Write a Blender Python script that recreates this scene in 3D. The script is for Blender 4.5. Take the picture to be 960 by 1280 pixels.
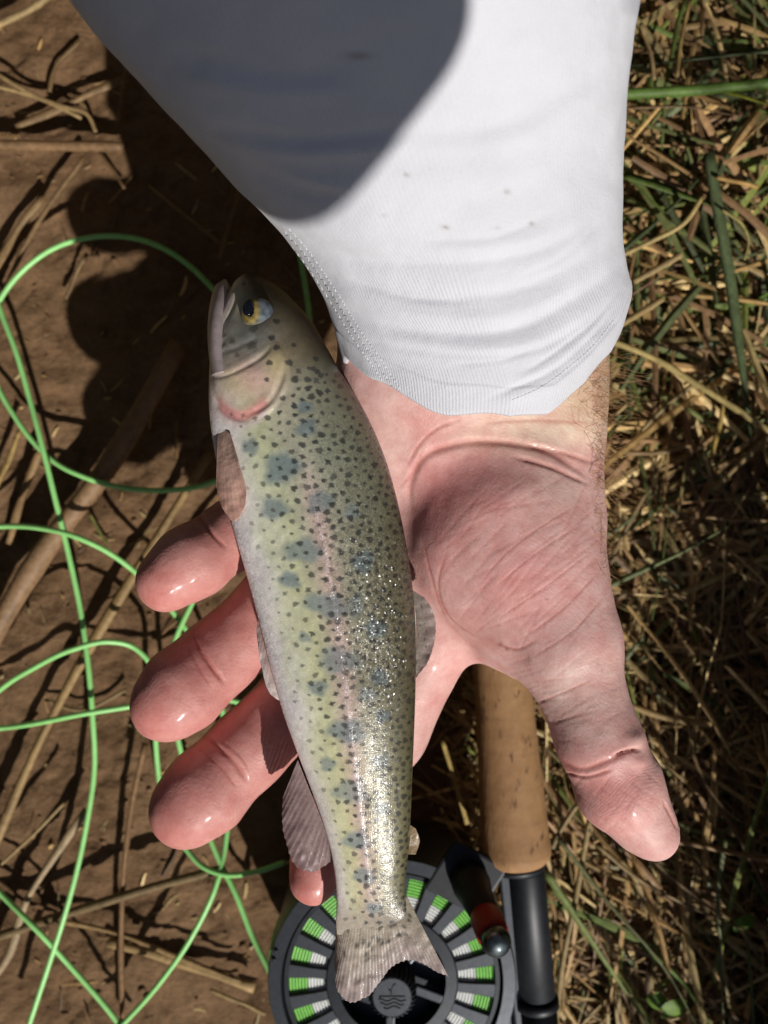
import bpy, bmesh, math, random
import numpy as np
from mathutils import Vector
from mathutils.bvhtree import BVHTree

for o in list(bpy.data.objects):
    bpy.data.objects.remove(o)
random.seed(7)
rng = np.random.default_rng(7)
SC = bpy.context.scene
COL = SC.collection

# ------------------------------------------------------------------ camera
H = 0.36                     # lens above the mud, metres
F = 1090.0                   # focal length in photo pixels (photo 960 x 1280)
cam_d = bpy.data.cameras.new('camera')
cam = bpy.data.objects.new('camera', cam_d)
COL.objects.link(cam)
cam.location = (0, 0, H)
cam.rotation_euler = (0, 0, 0)
cam_d.sensor_fit = 'VERTICAL'
cam_d.sensor_height = 36.0
cam_d.sensor_width = 27.0
cam_d.lens = F / 1280 * 36.0
cam_d.clip_start = 0.005
cam_d.clip_end = 400
cam_d.dof.use_dof = True
cam_d.dof.focus_distance = 0.222
cam_d.dof.aperture_fstop = 13.0
SC.camera = cam

# ------------------------------------------------------------------ light
SUNV = Vector((-0.516, 1.156, -1.0)).normalized()      # direction the light travels
SUN_EL = math.asin(-SUNV.z)
SUN_AZ = math.atan2(-SUNV.x, -SUNV.y)
w = bpy.data.worlds.new('World')
SC.world = w
w.use_nodes = True
nt = w.node_tree
nt.nodes.clear()
sky = nt.nodes.new('ShaderNodeTexSky')
sky.sky_type = 'NISHITA'
sky.sun_disc = False
sky.sun_elevation = SUN_EL
sky.sun_rotation = SUN_AZ
bg = nt.nodes.new('ShaderNodeBackground')
bg.inputs['Strength'].default_value = 0.05
wo = nt.nodes.new('ShaderNodeOutputWorld')
nt.links.new(sky.outputs[0], bg.inputs[0])
nt.links.new(bg.outputs[0], wo.inputs[0])
sl = bpy.data.lights.new('sun', 'SUN')
sl.energy = 5.0
sl.angle = math.radians(0.7)
sl.color = (1.0, 0.955, 0.89)
sun = bpy.data.objects.new('sun', sl)
sun.rotation_euler = SUNV.to_track_quat('-Z', 'Y').to_euler()
sun.location = (0.3, -0.7, 1)
COL.objects.link(sun)
SC.view_settings.view_transform = 'Standard'
SC.view_settings.look = 'None'
SC.view_settings.exposure = -0.2
SC.view_settings.gamma = 1.0


# ------------------------------------------------------------------ helpers
def W(px, py, z):
    d = H - z
    return np.array([(px - 480) / F * d, (640 - py) / F * d, z])


def to_px(P):
    d = H - P[:, 2]
    return np.stack([480 + P[:, 0] / d * F, 640 - P[:, 1] / d * F], 1)


def mmpx(z):
    return F / (H - z) / 1000.0


def vnoise(P, seed=0):
    P = np.asarray(P, dtype=np.float64)
    i = np.floor(P).astype(np.int64)
    f = P - i
    f = f * f * (3 - 2 * f)

    def hsh(a, b, c):
        n = (a * 374761393 + b * 668265263 + c * 2147483647 * 3 + seed * 144269) & 0xFFFFFFFF
        n = ((n ^ (n >> 13)) * 1274126177) & 0xFFFFFFFF
        n = (n ^ (n >> 16)) & 0xFFFF
        return n / 65535.0
    r = 0
    for dx in (0, 1):
        wx = f[:, 0] if dx else 1 - f[:, 0]
        for dy in (0, 1):
            wy = f[:, 1] if dy else 1 - f[:, 1]
            for dz in (0, 1):
                wz = f[:, 2] if dz else 1 - f[:, 2]
                r = r + wx * wy * wz * hsh(i[:, 0] + dx, i[:, 1] + dy, i[:, 2] + dz)
    return r


def fbm(P, oct=4, seed=0, gain=0.5):
    r, a, s = 0, 1.0, 0
    P = np.asarray(P, float)
    for k in range(oct):
        r = r + a * vnoise(P * (2 ** k), seed + k * 17)
        s += a
        a *= gain
    return r / s


def sstep(a, b, x):
    t = np.clip((x - a) / (b - a), 0, 1)
    return t * t * (3 - 2 * t)


def new_mesh(name, verts, faces, smooth=True):
    me = bpy.data.meshes.new(name)
    verts = np.asarray(verts, dtype=np.float32)
    if isinstance(faces, np.ndarray):
        k = faces.shape[1]
        nf = len(faces)
        me.vertices.add(len(verts))
        me.vertices.foreach_set('co', verts.ravel())
        me.loops.add(nf * k)
        me.loops.foreach_set('vertex_index', faces.astype(np.int32).ravel())
        me.polygons.add(nf)
        me.polygons.foreach_set('loop_start', np.arange(0, nf * k, k, dtype=np.int32))
        me.update(calc_edges=True)
        me.validate()
    else:
        me.from_pydata([tuple(map(float, v)) for v in verts], [], faces)
        me.update()
    if smooth:
        me.polygons.foreach_set('use_smooth', np.ones(len(me.polygons), dtype=bool))
    return me


def add(name, me, mat, parent=None, **props):
    o = bpy.data.objects.new(name, me)
    COL.objects.link(o)
    if mat is not None and me is not None and len(me.materials) == 0:
        me.materials.append(mat)
    if parent is not None:
        o.parent = parent
        o.matrix_parent_inverse = parent.matrix_basis.inverted()
    for k, v in props.items():
        o[k] = v
    return o


def empty(name, loc, label, category, group=None):
    o = bpy.data.objects.new(name, None)
    COL.objects.link(o)
    o.location = Vector([float(a) for a in loc])
    o.empty_display_size = 0.01
    o['label'] = label
    o['category'] = category
    if group:
        o['group'] = group
    bpy.context.view_layer.update()
    return o


def set_color(me, rgb, name='Col'):
    a = me.attributes.new(name, 'FLOAT_COLOR', 'POINT')
    c = np.ones((len(me.vertices), 4), dtype=np.float32)
    c[:, :3] = rgb
    a.data.foreach_set('color', c.ravel())


def set_float(me, val, name):
    a = me.attributes.new(name, 'FLOAT', 'POINT')
    a.data.foreach_set('value', np.asarray(val, dtype=np.float32).ravel())


def set_vec(me, val, name):
    a = me.attributes.new(name, 'FLOAT_VECTOR', 'POINT')
    a.data.foreach_set('vector', np.asarray(val, dtype=np.float32).ravel())


def get_co(me):
    a = np.empty(len(me.vertices) * 3, dtype=np.float32)
    me.vertices.foreach_get('co', a)
    return a.reshape(-1, 3).astype(np.float64)


def get_no(me):
    a = np.empty(len(me.vertices) * 3, dtype=np.float32)
    me.vertices.foreach_get('normal', a)
    return a.reshape(-1, 3).astype(np.float64)


def put_co(me, co):
    me.vertices.foreach_set('co', np.asarray(co, dtype=np.float32).ravel())
    me.update()


def catmull(pts, n):
    """n samples on a smooth curve through pts (k, d)."""
    P = np.asarray(pts, float)
    if len(P) == 2:
        t = np.linspace(0, 1, n)[:, None]
        return P[0] * (1 - t) + P[1] * t
    Q = np.vstack([2 * P[0] - P[1], P, 2 * P[-1] - P[-2]])
    seg = np.linalg.norm(np.diff(P[:, :min(3, P.shape[1])], axis=0), axis=1)
    cum = np.concatenate([[0], np.cumsum(seg)])
    u = np.linspace(0, cum[-1], n)
    k = np.clip(np.searchsorted(cum, u, side='right') - 1, 0, len(P) - 2)
    t = ((u - cum[k]) / np.maximum(seg[k], 1e-9))[:, None]
    sg_ = np.maximum(np.concatenate([[seg[0]], seg, [seg[-1]]]), 1e-9)[:, None]
    dv = np.diff(Q, axis=0) / sg_
    T_ = (dv[:-1] * sg_[1:] + dv[1:] * sg_[:-1]) / (sg_[:-1] + sg_[1:])
    p1, p2 = P[k], P[k + 1]
    m1, m2 = T_[k] * seg[k][:, None], T_[k + 1] * seg[k][:, None]
    t2, t3 = t * t, t * t * t
    return (2 * t3 - 3 * t2 + 1) * p1 + (t3 - 2 * t2 + t) * m1 + (-2 * t3 + 3 * t2) * p2 + (t3 - t2) * m2


def tube(path, rad, sides=10, flat=1.0, cap=True):
    """verts, quad/ngon faces of a tube; rad scalar or array; flat scales the vertical axis."""
    P = np.asarray(path, float)
    n = len(P)
    rad = np.broadcast_to(np.asarray(rad, float), (n,))
    T = np.gradient(P, axis=0)
    T /= np.linalg.norm(T, axis=1)[:, None] + 1e-12
    up = np.array([0, 0, 1.0])
    A = np.cross(T, up)
    nn = np.linalg.norm(A, axis=1)
    A[nn < 1e-3] = (1, 0, 0)
    A /= np.linalg.norm(A, axis=1)[:, None]
    B = np.cross(A, T)
    th = np.linspace(0, 2 * math.pi, sides, endpoint=False)
    V = P[:, None, :] + rad[:, None, None] * (A[:, None, :] * np.cos(th)[None, :, None] + flat * B[:, None, :] * np.sin(th)[None, :, None])
    V = V.reshape(-1, 3)
    F_ = []
    for i in range(n - 1):
        for j in range(sides):
            k = (j + 1) % sides
            F_.append((i * sides + j, i * sides + k, (i + 1) * sides + k, (i + 1) * sides + j))
    if cap:
        F_.append(tuple(range(sides))[::-1])
        F_.append(tuple((n - 1) * sides + j for j in range(sides)))
    return V, F_


class MB:
    """collects vert/face chunks into one mesh"""
    def __init__(s):
        s.v, s.f, s.n = [], [], 0

    def put(s, V, Fc):
        s.v.append(np.asarray(V, float))
        s.f += [tuple(int(i) + s.n for i in f) for f in Fc]
        s.n += len(V)

    def mesh(s, name, smooth=True):
        return new_mesh(name, np.vstack(s.v), s.f, smooth)


def lathe(profile, origin, axis=(0, 0, 1), seg=64):
    """profile [(r, h)...] about axis"""
    ax = Vector(axis).normalized()
    q = Vector((0, 0, 1)).rotation_difference(ax)
    V, Fc = [], []
    for r, h in profile:
        for j in range(seg):
            a = 2 * math.pi * j / seg
            V.append(np.array(q @ Vector((r * math.cos(a), r * math.sin(a), h))) + np.asarray(origin))
    for i in range(len(profile) - 1):
        for j in range(seg):
            k = (j + 1) % seg
            Fc.append((i * seg + j, i * seg + k, (i + 1) * seg + k, (i + 1) * seg + j))
    return V, Fc


# ------------------------------------------------------------------ materials
class NT:
    def __init__(s, name):
        s.m = bpy.data.materials.new(name)
        s.m.use_nodes = True
        s.t = s.m.node_tree
        s.b = s.t.nodes['Principled BSDF']
        s.o = s.t.nodes['Material Output']

    def n(s, typ, **kw):
        nd = s.t.nodes.new(typ)
        for k, v in kw.items():
            if hasattr(nd, k) and not k.startswith('i_'):
                setattr(nd, k, v)
            else:
                nd.inputs[k[2:].replace('_', ' ')].default_value = v
        return nd

    def l(s, a, b):
        s.t.links.new(a, b)

    def attr(s, name):
        return s.n('ShaderNodeAttribute', attribute_name=name)

    def coord(s):
        return s.n('ShaderNodeTexCoord').outputs['Object']

    def noise(s, scale, detail=4, rough=0.6, vec=None, dist=0.0):
        nd = s.n('ShaderNodeTexNoise')
        nd.inputs['Scale'].default_value = scale
        nd.inputs['Detail'].default_value = detail
        nd.inputs['Roughness'].default_value = rough
        nd.inputs['Distortion'].default_value = dist
        s.l(vec if vec is not None else s.coord(), nd.inputs['Vector'])
        return nd

    def ramp(s, fac, stops):
        r = s.n('ShaderNodeValToRGB')
        el = r.color_ramp.elements
        while len(el) < len(stops):
            el.new(0.5)
        for e, (p, c) in zip(el, stops):
            e.position = p
            e.color = (*c, 1) if len(c) == 3 else c
        s.l(fac, r.inputs[0])
        return r.outputs[0]

    def mix(s, a, b, fac, mode='MIX'):
        m = s.n('ShaderNodeMix', data_type='RGBA', blend_type=mode)
        for sock, v in ((m.inputs[0], fac), (m.inputs[6], a), (m.inputs[7], b)):
            if isinstance(v, (int, float)):
                sock.default_value = v
            elif isinstance(v, tuple):
                sock.default_value = (*v, 1) if len(v) == 3 else v
            else:
                s.l(v, sock)
        return m.outputs[2]

    def math(s, op, a, b=None):
        m = s.n('ShaderNodeMath', operation=op)
        for sock, v in ((m.inputs[0], a), (m.inputs[1], b)):
            if v is None:
                continue
            if isinstance(v, (int, float)):
                sock.default_value = v
            else:
                s.l(v, sock)
        return m.outputs[0]

    def bump(s, h, dist, strength=1.0, prev=None):
        b = s.n('ShaderNodeBump')
        b.inputs['Distance'].default_value = dist
        b.inputs['Strength'].default_value = strength
        s.l(h, b.inputs['Height'])
        if prev is not None:
            s.l(prev, b.inputs['Normal'])
        return b.outputs[0]

    def mapping(s, vec, scale=(1, 1, 1), rot=(0, 0, 0)):
        m = s.n('ShaderNodeMapping')
        m.inputs['Scale'].default_value = scale
        m.inputs['Rotation'].default_value = rot
        s.l(vec, m.inputs['Vector'])
        return m.outputs[0]

    def base(s, c, rough=0.5, metal=0.0, spec=0.5):
        bi = s.b.inputs
        if isinstance(c, tuple):
            bi['Base Color'].default_value = (*c, 1)
        else:
            s.l(c, bi['Base Color'])
        if isinstance(rough, (int, float)):
            bi['Roughness'].default_value = rough
        else:
            s.l(rough, bi['Roughness'])
        bi['Metallic'].default_value = metal
        bi['Specular IOR Level'].default_value = spec
        return s

    def normal(s, n):
        s.l(n, s.b.inputs['Normal'])


def mat_simple(name, c, rough=0.5, metal=0.0, spec=0.5, var=0.15, scale=300, bump=0.0):
    t = NT(name)
    n = t.noise(scale, 5)
    lo = tuple(x * (1 - var) for x in c)
    hi = tuple(min(1, x * (1 + var)) for x in c)
    t.base(t.ramp(n.outputs[0], [(0.3, lo), (0.7, hi)]), rough, metal, spec)
    if bump:
        t.normal(t.bump(n.outputs[0], bump))
    return t.m


def mat_mud():
    t = NT('mud')
    big = t.noise(14, 6, 0.6)
    mid = t.noise(90, 6, 0.65)
    fin = t.noise(520, 6, 0.7)
    c = t.ramp(big.outputs[0], [(0.3, (0.14, 0.08, 0.040)), (0.55, (0.20, 0.12, 0.063)), (0.75, (0.25, 0.155, 0.085))])
    c2 = t.ramp(mid.outputs[0], [(0.32, (0.55, 0.5, 0.45)), (0.5, (1, 1, 1)), (0.75, (1.25, 1.2, 1.15))])
    c = t.mix(c, c2, 0.8, 'MULTIPLY')
    v = t.n('ShaderNodeTexVoronoi')
    v.inputs['Scale'].default_value = 260
    t.l(t.coord(), v.inputs['Vector'])
    gr = t.ramp(v.outputs['Distance'], [(0.05, (1.25, 1.2, 1.1)), (0.16, (1, 1, 1))])
    c = t.mix(c, gr, 0.5, 'MULTIPLY')
    c = t.mix(c, t.ramp(fin.outputs[0], [(0.3, (0.75, 0.72, 0.7)), (0.6, (1.08, 1.08, 1.08))]), 0.8, 'MULTIPLY')
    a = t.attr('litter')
    c = t.mix(c, (0.03, 0.02, 0.012), a.outputs['Fac'])  # dark soil under litter, deepened to paint in shade between the blades
    t.base(c, 0.86, 0, 0.2)
    b = t.bump(mid.outputs[0], 0.004, 0.55)
    b = t.bump(fin.outputs[0], 0.0013, 0.7, b)
    st = t.noise(60, 5, 0.6, t.mapping(t.coord(), (1, 5, 1), (0, 0, 0.5)))
    b = t.bump(st.outputs[0], 0.0015, 0.3, b)
    t.normal(b)
    return t.m


def mat_blade(name='dry_grass', rough=0.55):
    t = NT(name)
    a = t.attr('Col')
    n = t.noise(420, 4, 0.6)
    st = t.noise(900, 3, 0.6, t.mapping(t.coord(), (1, 0.35, 1)))
    c = t.mix(a.outputs['Color'], t.ramp(n.outputs[0], [(0.3, (0.6, 0.57, 0.52)), (0.65, (1.15, 1.12, 1.05))]), 0.8, 'MULTIPLY')
    t.base(c, rough, 0, 0.35)
    t.normal(t.bump(st.outputs[0], 0.0004, 0.5))
    tr = t.n('ShaderNodeBsdfTranslucent')
    t.l(c, tr.inputs[0])
    mx = t.n('ShaderNodeMixShader')
    mx.inputs[0].default_value = 0.18
    t.l(t.b.outputs[0], mx.inputs[1])
    t.l(tr.outputs[0], mx.inputs[2])
    t.l(mx.outputs[0], t.o.inputs[0])
    return t.m


def mat_skin():
    t = NT('skin')
    a = t.attr('Col')
    mo = t.noise(170, 5, 0.6)
    c = t.mix(a.outputs['Color'], t.ramp(mo.outputs[0], [(0.28, (0.87, 0.68, 0.68)), (0.72, (1.06, 1.13, 1.13))]), 0.9, 'MULTIPLY')
    mo2 = t.noise(620, 3, 0.6)
    c = t.mix(c, t.ramp(mo2.outputs[0], [(0.35, (0.95, 0.88, 0.87)), (0.6, (1.02, 1.02, 1.02))]), 0.6, 'MULTIPLY')
    sp = t.noise(260, 2, 0.5)
    c = t.mix(c, (0.20, 0.07, 0.045), t.ramp(sp.outputs[0], [(0.75, (0, 0, 0)), (0.79, (0.45, 0.45, 0.45))]))
    rr = t.noise(240, 4, 0.6)
    r = t.ramp(rr.outputs[0], [(0.35, (0.46,) * 3), (0.65, (0.64,) * 3)])
    t.base(c, r, 0, 0.4)
    t.b.inputs['Subsurface Weight'].default_value = 0.3
    t.b.inputs['Subsurface Radius'].default_value = (0.7, 0.3, 0.18)
    t.b.inputs['Subsurface Scale'].default_value = 0.0014
    t.b.inputs['Coat Weight'].default_value = 0.09
    t.b.inputs['Coat Roughness'].default_value = 0.15
    wv = t.n('ShaderNodeTexWave', bands_direction='DIAGONAL')
    wv.inputs['Scale'].default_value = 420
    wv.inputs['Distortion'].default_value = 9
    wv.inputs['Detail'].default_value = 2
    t.l(t.coord(), wv.inputs['Vector'])
    vo = t.n('ShaderNodeTexVoronoi', feature='DISTANCE_TO_EDGE')
    vo.inputs['Scale'].default_value = 620
    t.l(t.mapping(t.coord(), (1, 0.6, 1), (0, 0, 0.6)), vo.inputs['Vector'])
    b = t.bump(mo.outputs[0], 0.0006, 0.35)
    b = t.bump(wv.outputs['Fac'], 0.00005, 0.35, b)
    b = t.bump(t.ramp(vo.outputs['Distance'], [(0.0, (0, 0, 0)), (0.2, (1, 1, 1))]), 0.00004, 0.3, b)
    ra = t.attr('ridge')
    rs = t.math('SINE', t.math('MULTIPLY', ra.outputs['Fac'], 2 * math.pi / 0.52))
    b = t.bump(t.math('MULTIPLY', rs, t.attr('ridge_on').outputs['Fac']), 0.000022, 0.35, b)
    fl = t.noise(1500, 3, 0.7)
    b = t.bump(fl.outputs[0], 0.0002, 0.35, b)
    t.normal(b)
    return t.m


def mat_sleeve():
    t = NT('sleeve_fabric')
    a = t.attr('flat')
    sx = t.n('ShaderNodeSeparateXYZ')
    t.l(a.outputs['Vector'], sx.inputs[0])
    rib = t.math('MULTIPLY', t.math('SINE', t.math('MULTIPLY', sx.outputs[0], 1.45)), t.attr('ribbed').outputs['Fac'])
    wob = t.noise(60, 3, 0.5)
    weave = t.noise(2600, 3, 0.6)
    c = t.ramp(wob.outputs[0], [(0.3, (0.63, 0.635, 0.69)), (0.7, (0.675, 0.68, 0.735))])
    c = t.mix(c, t.ramp(weave.outputs[0], [(0.3, (0.93, 0.93, 0.93)), (0.6, (1.02, 1.02, 1.02))]), 0.6, 'MULTIPLY')
    d = t.attr('dirt')
    c = t.mix(c, (0.20, 0.17, 0.11), d.outputs['Fac'])
    t.base(c, 0.75, 0, 0.25)
    t.b.inputs['Sheen Weight'].default_value = 0.15
    b = t.bump(rib, 0.00010, 0.5)
    b = t.bump(weave.outputs[0], 0.0003, 0.5, b)
    b = t.bump(t.noise(45, 4, 0.5).outputs[0], 0.004, 0.35, b)
    t.normal(b)
    tr = t.n('ShaderNodeBsdfTranslucent')
    t.l(c, tr.inputs[0])
    mx = t.n('ShaderNodeMixShader')
    mx.inputs[0].default_value = 0.1
    t.l(t.b.outputs[0], mx.inputs[1])
    t.l(tr.outputs[0], mx.inputs[2])
    t.l(mx.outputs[0], t.o.inputs[0])
    return t.m


def mat_fish():
    t = NT('trout_skin')
    a = t.attr('Col')
    fl = t.attr('flat')
    g = t.attr('glit')
    # per-scale random tilt makes the wet scales sparkle one by one
    vo = t.n('ShaderNodeTexVoronoi', feature='F1')
    vo.inputs['Scale'].default_value = 0.46
    vo.inputs['Randomness'].default_value = 0.65
    t.l(fl.outputs['Vector'], vo.inputs['Vector'])
    ve = t.n('ShaderNodeTexVoronoi', feature='DISTANCE_TO_EDGE')
    ve.inputs['Scale'].default_value = 0.46
    ve.inputs['Randomness'].default_value = 0.65
    t.l(fl.outputs['Vector'], ve.inputs['Vector'])
    n = t.noise(700, 4, 0.6)
    c = t.mix(a.outputs['Color'], t.ramp(n.outputs[0], [(0.3, (0.82, 0.82, 0.8)), (0.65, (1.1, 1.1, 1.1))]), 0.7, 'MULTIPLY')
    dark = t.ramp(ve.outputs['Distance'], [(0.0, (0.72, 0.7, 0.66)), (0.18, (1.05, 1.05, 1.05))])
    c = t.mix(c, t.mix(c, dark, 1.0, 'MULTIPLY'), g.outputs['Fac'])
    t.base(c, 0.38, 0.0, 0.5)
    t.b.inputs['Coat Weight'].default_value = 0.5
    t.b.inputs['Coat Roughness'].default_value = 0.24
    t.b.inputs['Subsurface Weight'].default_value = 0.08
    t.b.inputs['Subsurface Scale'].default_value = 0.001
    sub = t.n('ShaderNodeVectorMath', operation='SUBTRACT')
    t.l(vo.outputs['Color'], sub.inputs[0])
    sub.inputs[1].default_value = (0.5, 0.5, 0.5)
    scl = t.n('ShaderNodeVectorMath', operation='SCALE')
    t.l(sub.outputs[0], scl.inputs[0])
    sc3 = t.n('ShaderNodeSeparateColor')
    t.l(vo.outputs['Color'], sc3.inputs[0])
    amp = t.math('ADD', t.math('MULTIPLY', t.math('POWER', sc3.outputs[2], 3.0), 0.75), 0.16)
    t.l(t.math('MULTIPLY', g.outputs['Fac'], amp), scl.inputs['Scale'])
    b = t.bump(ve.outputs['Distance'], 0.00016, 0.5)
    b = t.bump(n.outputs[0], 0.0002, 0.25, b)
    ad = t.n('ShaderNodeVectorMath', operation='ADD')
    t.l(b, ad.inputs[0])
    t.l(scl.outputs[0], ad.inputs[1])
    no = t.n('ShaderNodeVectorMath', operation='NORMALIZE')
    t.l(ad.outputs[0], no.inputs[0])
    t.normal(no.outputs[0])
    t.l(no.outputs[0], t.b.inputs['Coat Normal'])
    return t.m


def mat_fin():
    t = NT('fin_membrane')
    a = t.attr('Col')
    n = t.noise(500, 4)
    c = t.mix(a.outputs['Color'], t.ramp(n.outputs[0], [(0.3, (0.8, 0.78, 0.76)), (0.7, (1.1, 1.1, 1.1))]), 0.7, 'MULTIPLY')
    t.base(c, 0.42, 0, 0.4)
    t.b.inputs['Coat Weight'].default_value = 0.1
    t.normal(t.bump(n.outputs[0], 0.0008, 0.4))
    tr = t.n('ShaderNodeBsdfTranslucent')
    t.l(c, tr.inputs[0])
    tp = t.n('ShaderNodeBsdfTransparent')
    m1 = t.n('ShaderNodeMixShader')
    m1.inputs[0].default_value = 0.15
    t.l(t.b.outputs[0], m1.inputs[1])
    t.l(tr.outputs[0], m1.inputs[2])
    m2 = t.n('ShaderNodeMixShader')
    al = t.attr('clear')
    t.l(al.outputs['Fac'], m2.inputs[0])
    t.l(m1.outputs[0], m2.inputs[1])
    t.l(tp.outputs[0], m2.inputs[2])
    t.l(m2.outputs[0], t.o.inputs[0])
    return t.m


def mat_cork():
    t = NT('cork')
    n = t.noise(160, 5, 0.65)
    c = t.ramp(n.outputs[0], [(0.3, (0.27, 0.145, 0.062)), (0.7, (0.37, 0.21, 0.098))])
    p = t.noise(330, 3, 0.6, t.mapping(t.coord(), (1.0, 0.35, 1), (0, 0, 0)))
    c = t.mix(c, (0.12, 0.062, 0.03), t.ramp(p.outputs[0], [(0.60, (0, 0, 0)), (0.68, (0.9, 0.9, 0.9))]))
    wv = t.n('ShaderNodeTexWave', bands_direction='Y')
    wv.inputs['Scale'].default_value = 26
    wv.inputs['Distortion'].default_value = 0.6
    t.l(t.coord(), wv.inputs['Vector'])
    c = t.mix(c, t.ramp(wv.outputs['Fac'], [(0.0, (0.8, 0.78, 0.75)), (0.06, (1, 1, 1))]), 0.35, 'MULTIPLY')
    t.base(c, 0.72, 0, 0.3)
    b = t.bump(p.outputs[0], 0.0008, 0.4)
    t.normal(b)
    return t.m


M_MUD = mat_mud()
M_BLADE = mat_blade()
M_SKIN = mat_skin()
M_SLEEVE = mat_sleeve()
M_FISH = mat_fish()
M_FIN = mat_fin()
M_CORK = mat_cork()
M_THREAD = mat_simple('white_thread', (0.70, 0.70, 0.73), 0.8, bump=0.0002, scale=900)
M_LINE = mat_simple('fly_line_green', (0.30, 0.68, 0.22), 0.38, var=0.10, scale=260, bump=0.0001)
M_WOUND = mat_simple('wound_line_green', (0.24, 0.62, 0.12), 0.4, var=0.12, scale=400)
M_BACK = mat_simple('backing_white', (0.80, 0.82, 0.80), 0.55, var=0.1)
M_BLACK = mat_simple('black_anodised', (0.012, 0.014, 0.018), 0.48, 0.3, 0.5, var=0.3)
M_GREY = mat_simple('grey_anodised', (0.06, 0.066, 0.076), 0.40, 0.7, 0.5, var=0.15, scale=700)
M_GREYD = mat_simple('dark_grey_anodised', (0.028, 0.031, 0.037), 0.42, 0.6, 0.5, var=0.2)
M_SILVER = mat_simple('polished_metal', (0.16, 0.19, 0.20), 0.30, 0.95, 0.5)
M_RED = mat_simple('red_knob', (0.27, 0.018, 0.010), 0.45, 0, 0.4)
M_HAIR = mat_simple('arm_hair', (0.36, 0.21, 0.09), 0.4, 0, 0.5)
M_NAIL = mat_simple('nail', (0.62, 0.36, 0.30), 0.25, 0, 0.5, var=0.06)
M_PUPIL = mat_simple('pupil', (0.004, 0.004, 0.006), 0.06, 0, 0.8)
M_PHONE = mat_simple('phone_shell', (0.02, 0.02, 0.022), 0.3, 0.2, 0.5)
M_GLASS = mat_simple('phone_glass', (0.008, 0.008, 0.01), 0.08, 0, 0.6)

# ------------------------------------------------------------------ ground
core = np.arange(-0.30, 0.3001, 0.0016)


def axis_coords():
    out, x, s = [], 0.3, 0.004
    while x < 40:
        x += s
        s *= 1.22
        out.append(x)
    out = np.array(out)
    return np.concatenate([-out[::-1], core, out])


gx = axis_coords()
gy = axis_coords()
X, Y = np.meshgrid(gx, gy, indexing='ij')
P2 = np.stack([X.ravel(), Y.ravel(), np.zeros(X.size)], 1)


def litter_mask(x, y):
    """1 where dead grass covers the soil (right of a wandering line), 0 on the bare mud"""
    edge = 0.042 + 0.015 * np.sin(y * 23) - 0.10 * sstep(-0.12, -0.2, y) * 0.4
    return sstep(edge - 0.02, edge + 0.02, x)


def ground_z(x, y):
    p = np.stack([np.ravel(x), np.ravel(y), np.zeros(np.size(x))], 1)
    m = litter_mask(p[:, 0], p[:, 1])
    z = (fbm(p * 18, 3, 3) - 0.5) * 0.010 + (fbm(p * 75, 4, 5) - 0.5) * 0.0055
    # trodden ridges and cracks
    q = p.copy()
    q[:, 0] = p[:, 0] * 0.86 + p[:, 1] * 0.5
    q[:, 1] = -p[:, 0] * 0.5 + p[:, 1] * 0.86
    q[:, 1] *= 3.2
    r = np.abs(fbm(q * 26, 3, 9) - 0.5)
    z += -0.0012 * np.exp(-(r / 0.02) ** 2)
    z -= 0.012 * m
    z -= 0.001
    r0 = np.sqrt(p[:, 0] ** 2 + p[:, 1] ** 2)
    z += (fbm(p * 1.3, 3, 31) - 0.5) * 0.12 * sstep(0.5, 3, r0)
    return z


Z = ground_z(X, Y)
P2[:, 2] = Z
nx, ny = len(gx), len(gy)
ii, jj = np.meshgrid(np.arange(nx - 1), np.arange(ny - 1), indexing='ij')
a0 = (ii * ny + jj).ravel()
GF = np.stack([a0, a0 + ny, a0 + ny + 1, a0 + 1], 1)
gm = new_mesh('ground', P2, GF)
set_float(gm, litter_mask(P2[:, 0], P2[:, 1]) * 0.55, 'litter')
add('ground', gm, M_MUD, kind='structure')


# ------------------------------------------------------------------ blades of grass and straw
def blades(starts, dirs, length, width, curl, lift, cols, seg=5, droop=0.0):
    """vectorised ribbons with a folded midrib. all arrays length N. returns V, F, C"""
    N = len(starts)
    t = np.linspace(0, 1, seg + 1)
    ang0 = np.arctan2(dirs[:, 1], dirs[:, 0])
    P = np.zeros((N, seg + 1, 3))
    P[:, 0] = starts
    st = length / seg
    for k in range(seg):
        a = ang0 + curl * (t[k] - 0.2)
        el = lift - droop * t[k] if not np.isscalar(droop) else lift - droop * t[k]
        P[:, k + 1, 0] = P[:, k, 0] + st * np.cos(a) * np.cos(el)
        P[:, k + 1, 1] = P[:, k, 1] + st * np.sin(a) * np.cos(el)
        P[:, k + 1, 2] = P[:, k, 2] + st * np.sin(el)
    a = ang0[:, None] + curl[:, None] * (t[None] - 0.2)
    S = np.stack([-np.sin(a), np.cos(a), np.zeros_like(a)], 2)
    roll = rng.uniform(-0.8, 0.8, N)[:, None, None]
    up = np.array([0, 0, 1.0])
    S2 = S * np.cos(roll) + up * np.sin(roll)
    N2 = -S * np.sin(roll) + up * np.cos(roll)
    wp = (width[:, None] * (0.55 + 0.45 * np.sin(np.pi * np.clip(t * 0.9 + 0.08, 0, 1)))[None] * 0.5)[:, :, None]
    A = P + S2 * wp
    B = P - S2 * wp
    Cc = P + N2 * wp * 0.45
    V = np.stack([A, Cc, B], 2).reshape(-1, 3)
    base = (np.arange(N) * (seg + 1) * 3)[:, None, None]
    k = (np.arange(seg) * 3)[None, :, None]
    q1 = np.array([0, 1, 4, 3])[None, None]
    q2 = np.array([1, 2, 5, 4])[None, None]
    Fq = np.concatenate([(base + k + q1).reshape(-1, 4), (base + k + q2).reshape(-1, 4)])
    C = np.repeat(cols, (seg + 1) * 3, axis=0)
    return V, Fq, C


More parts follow.
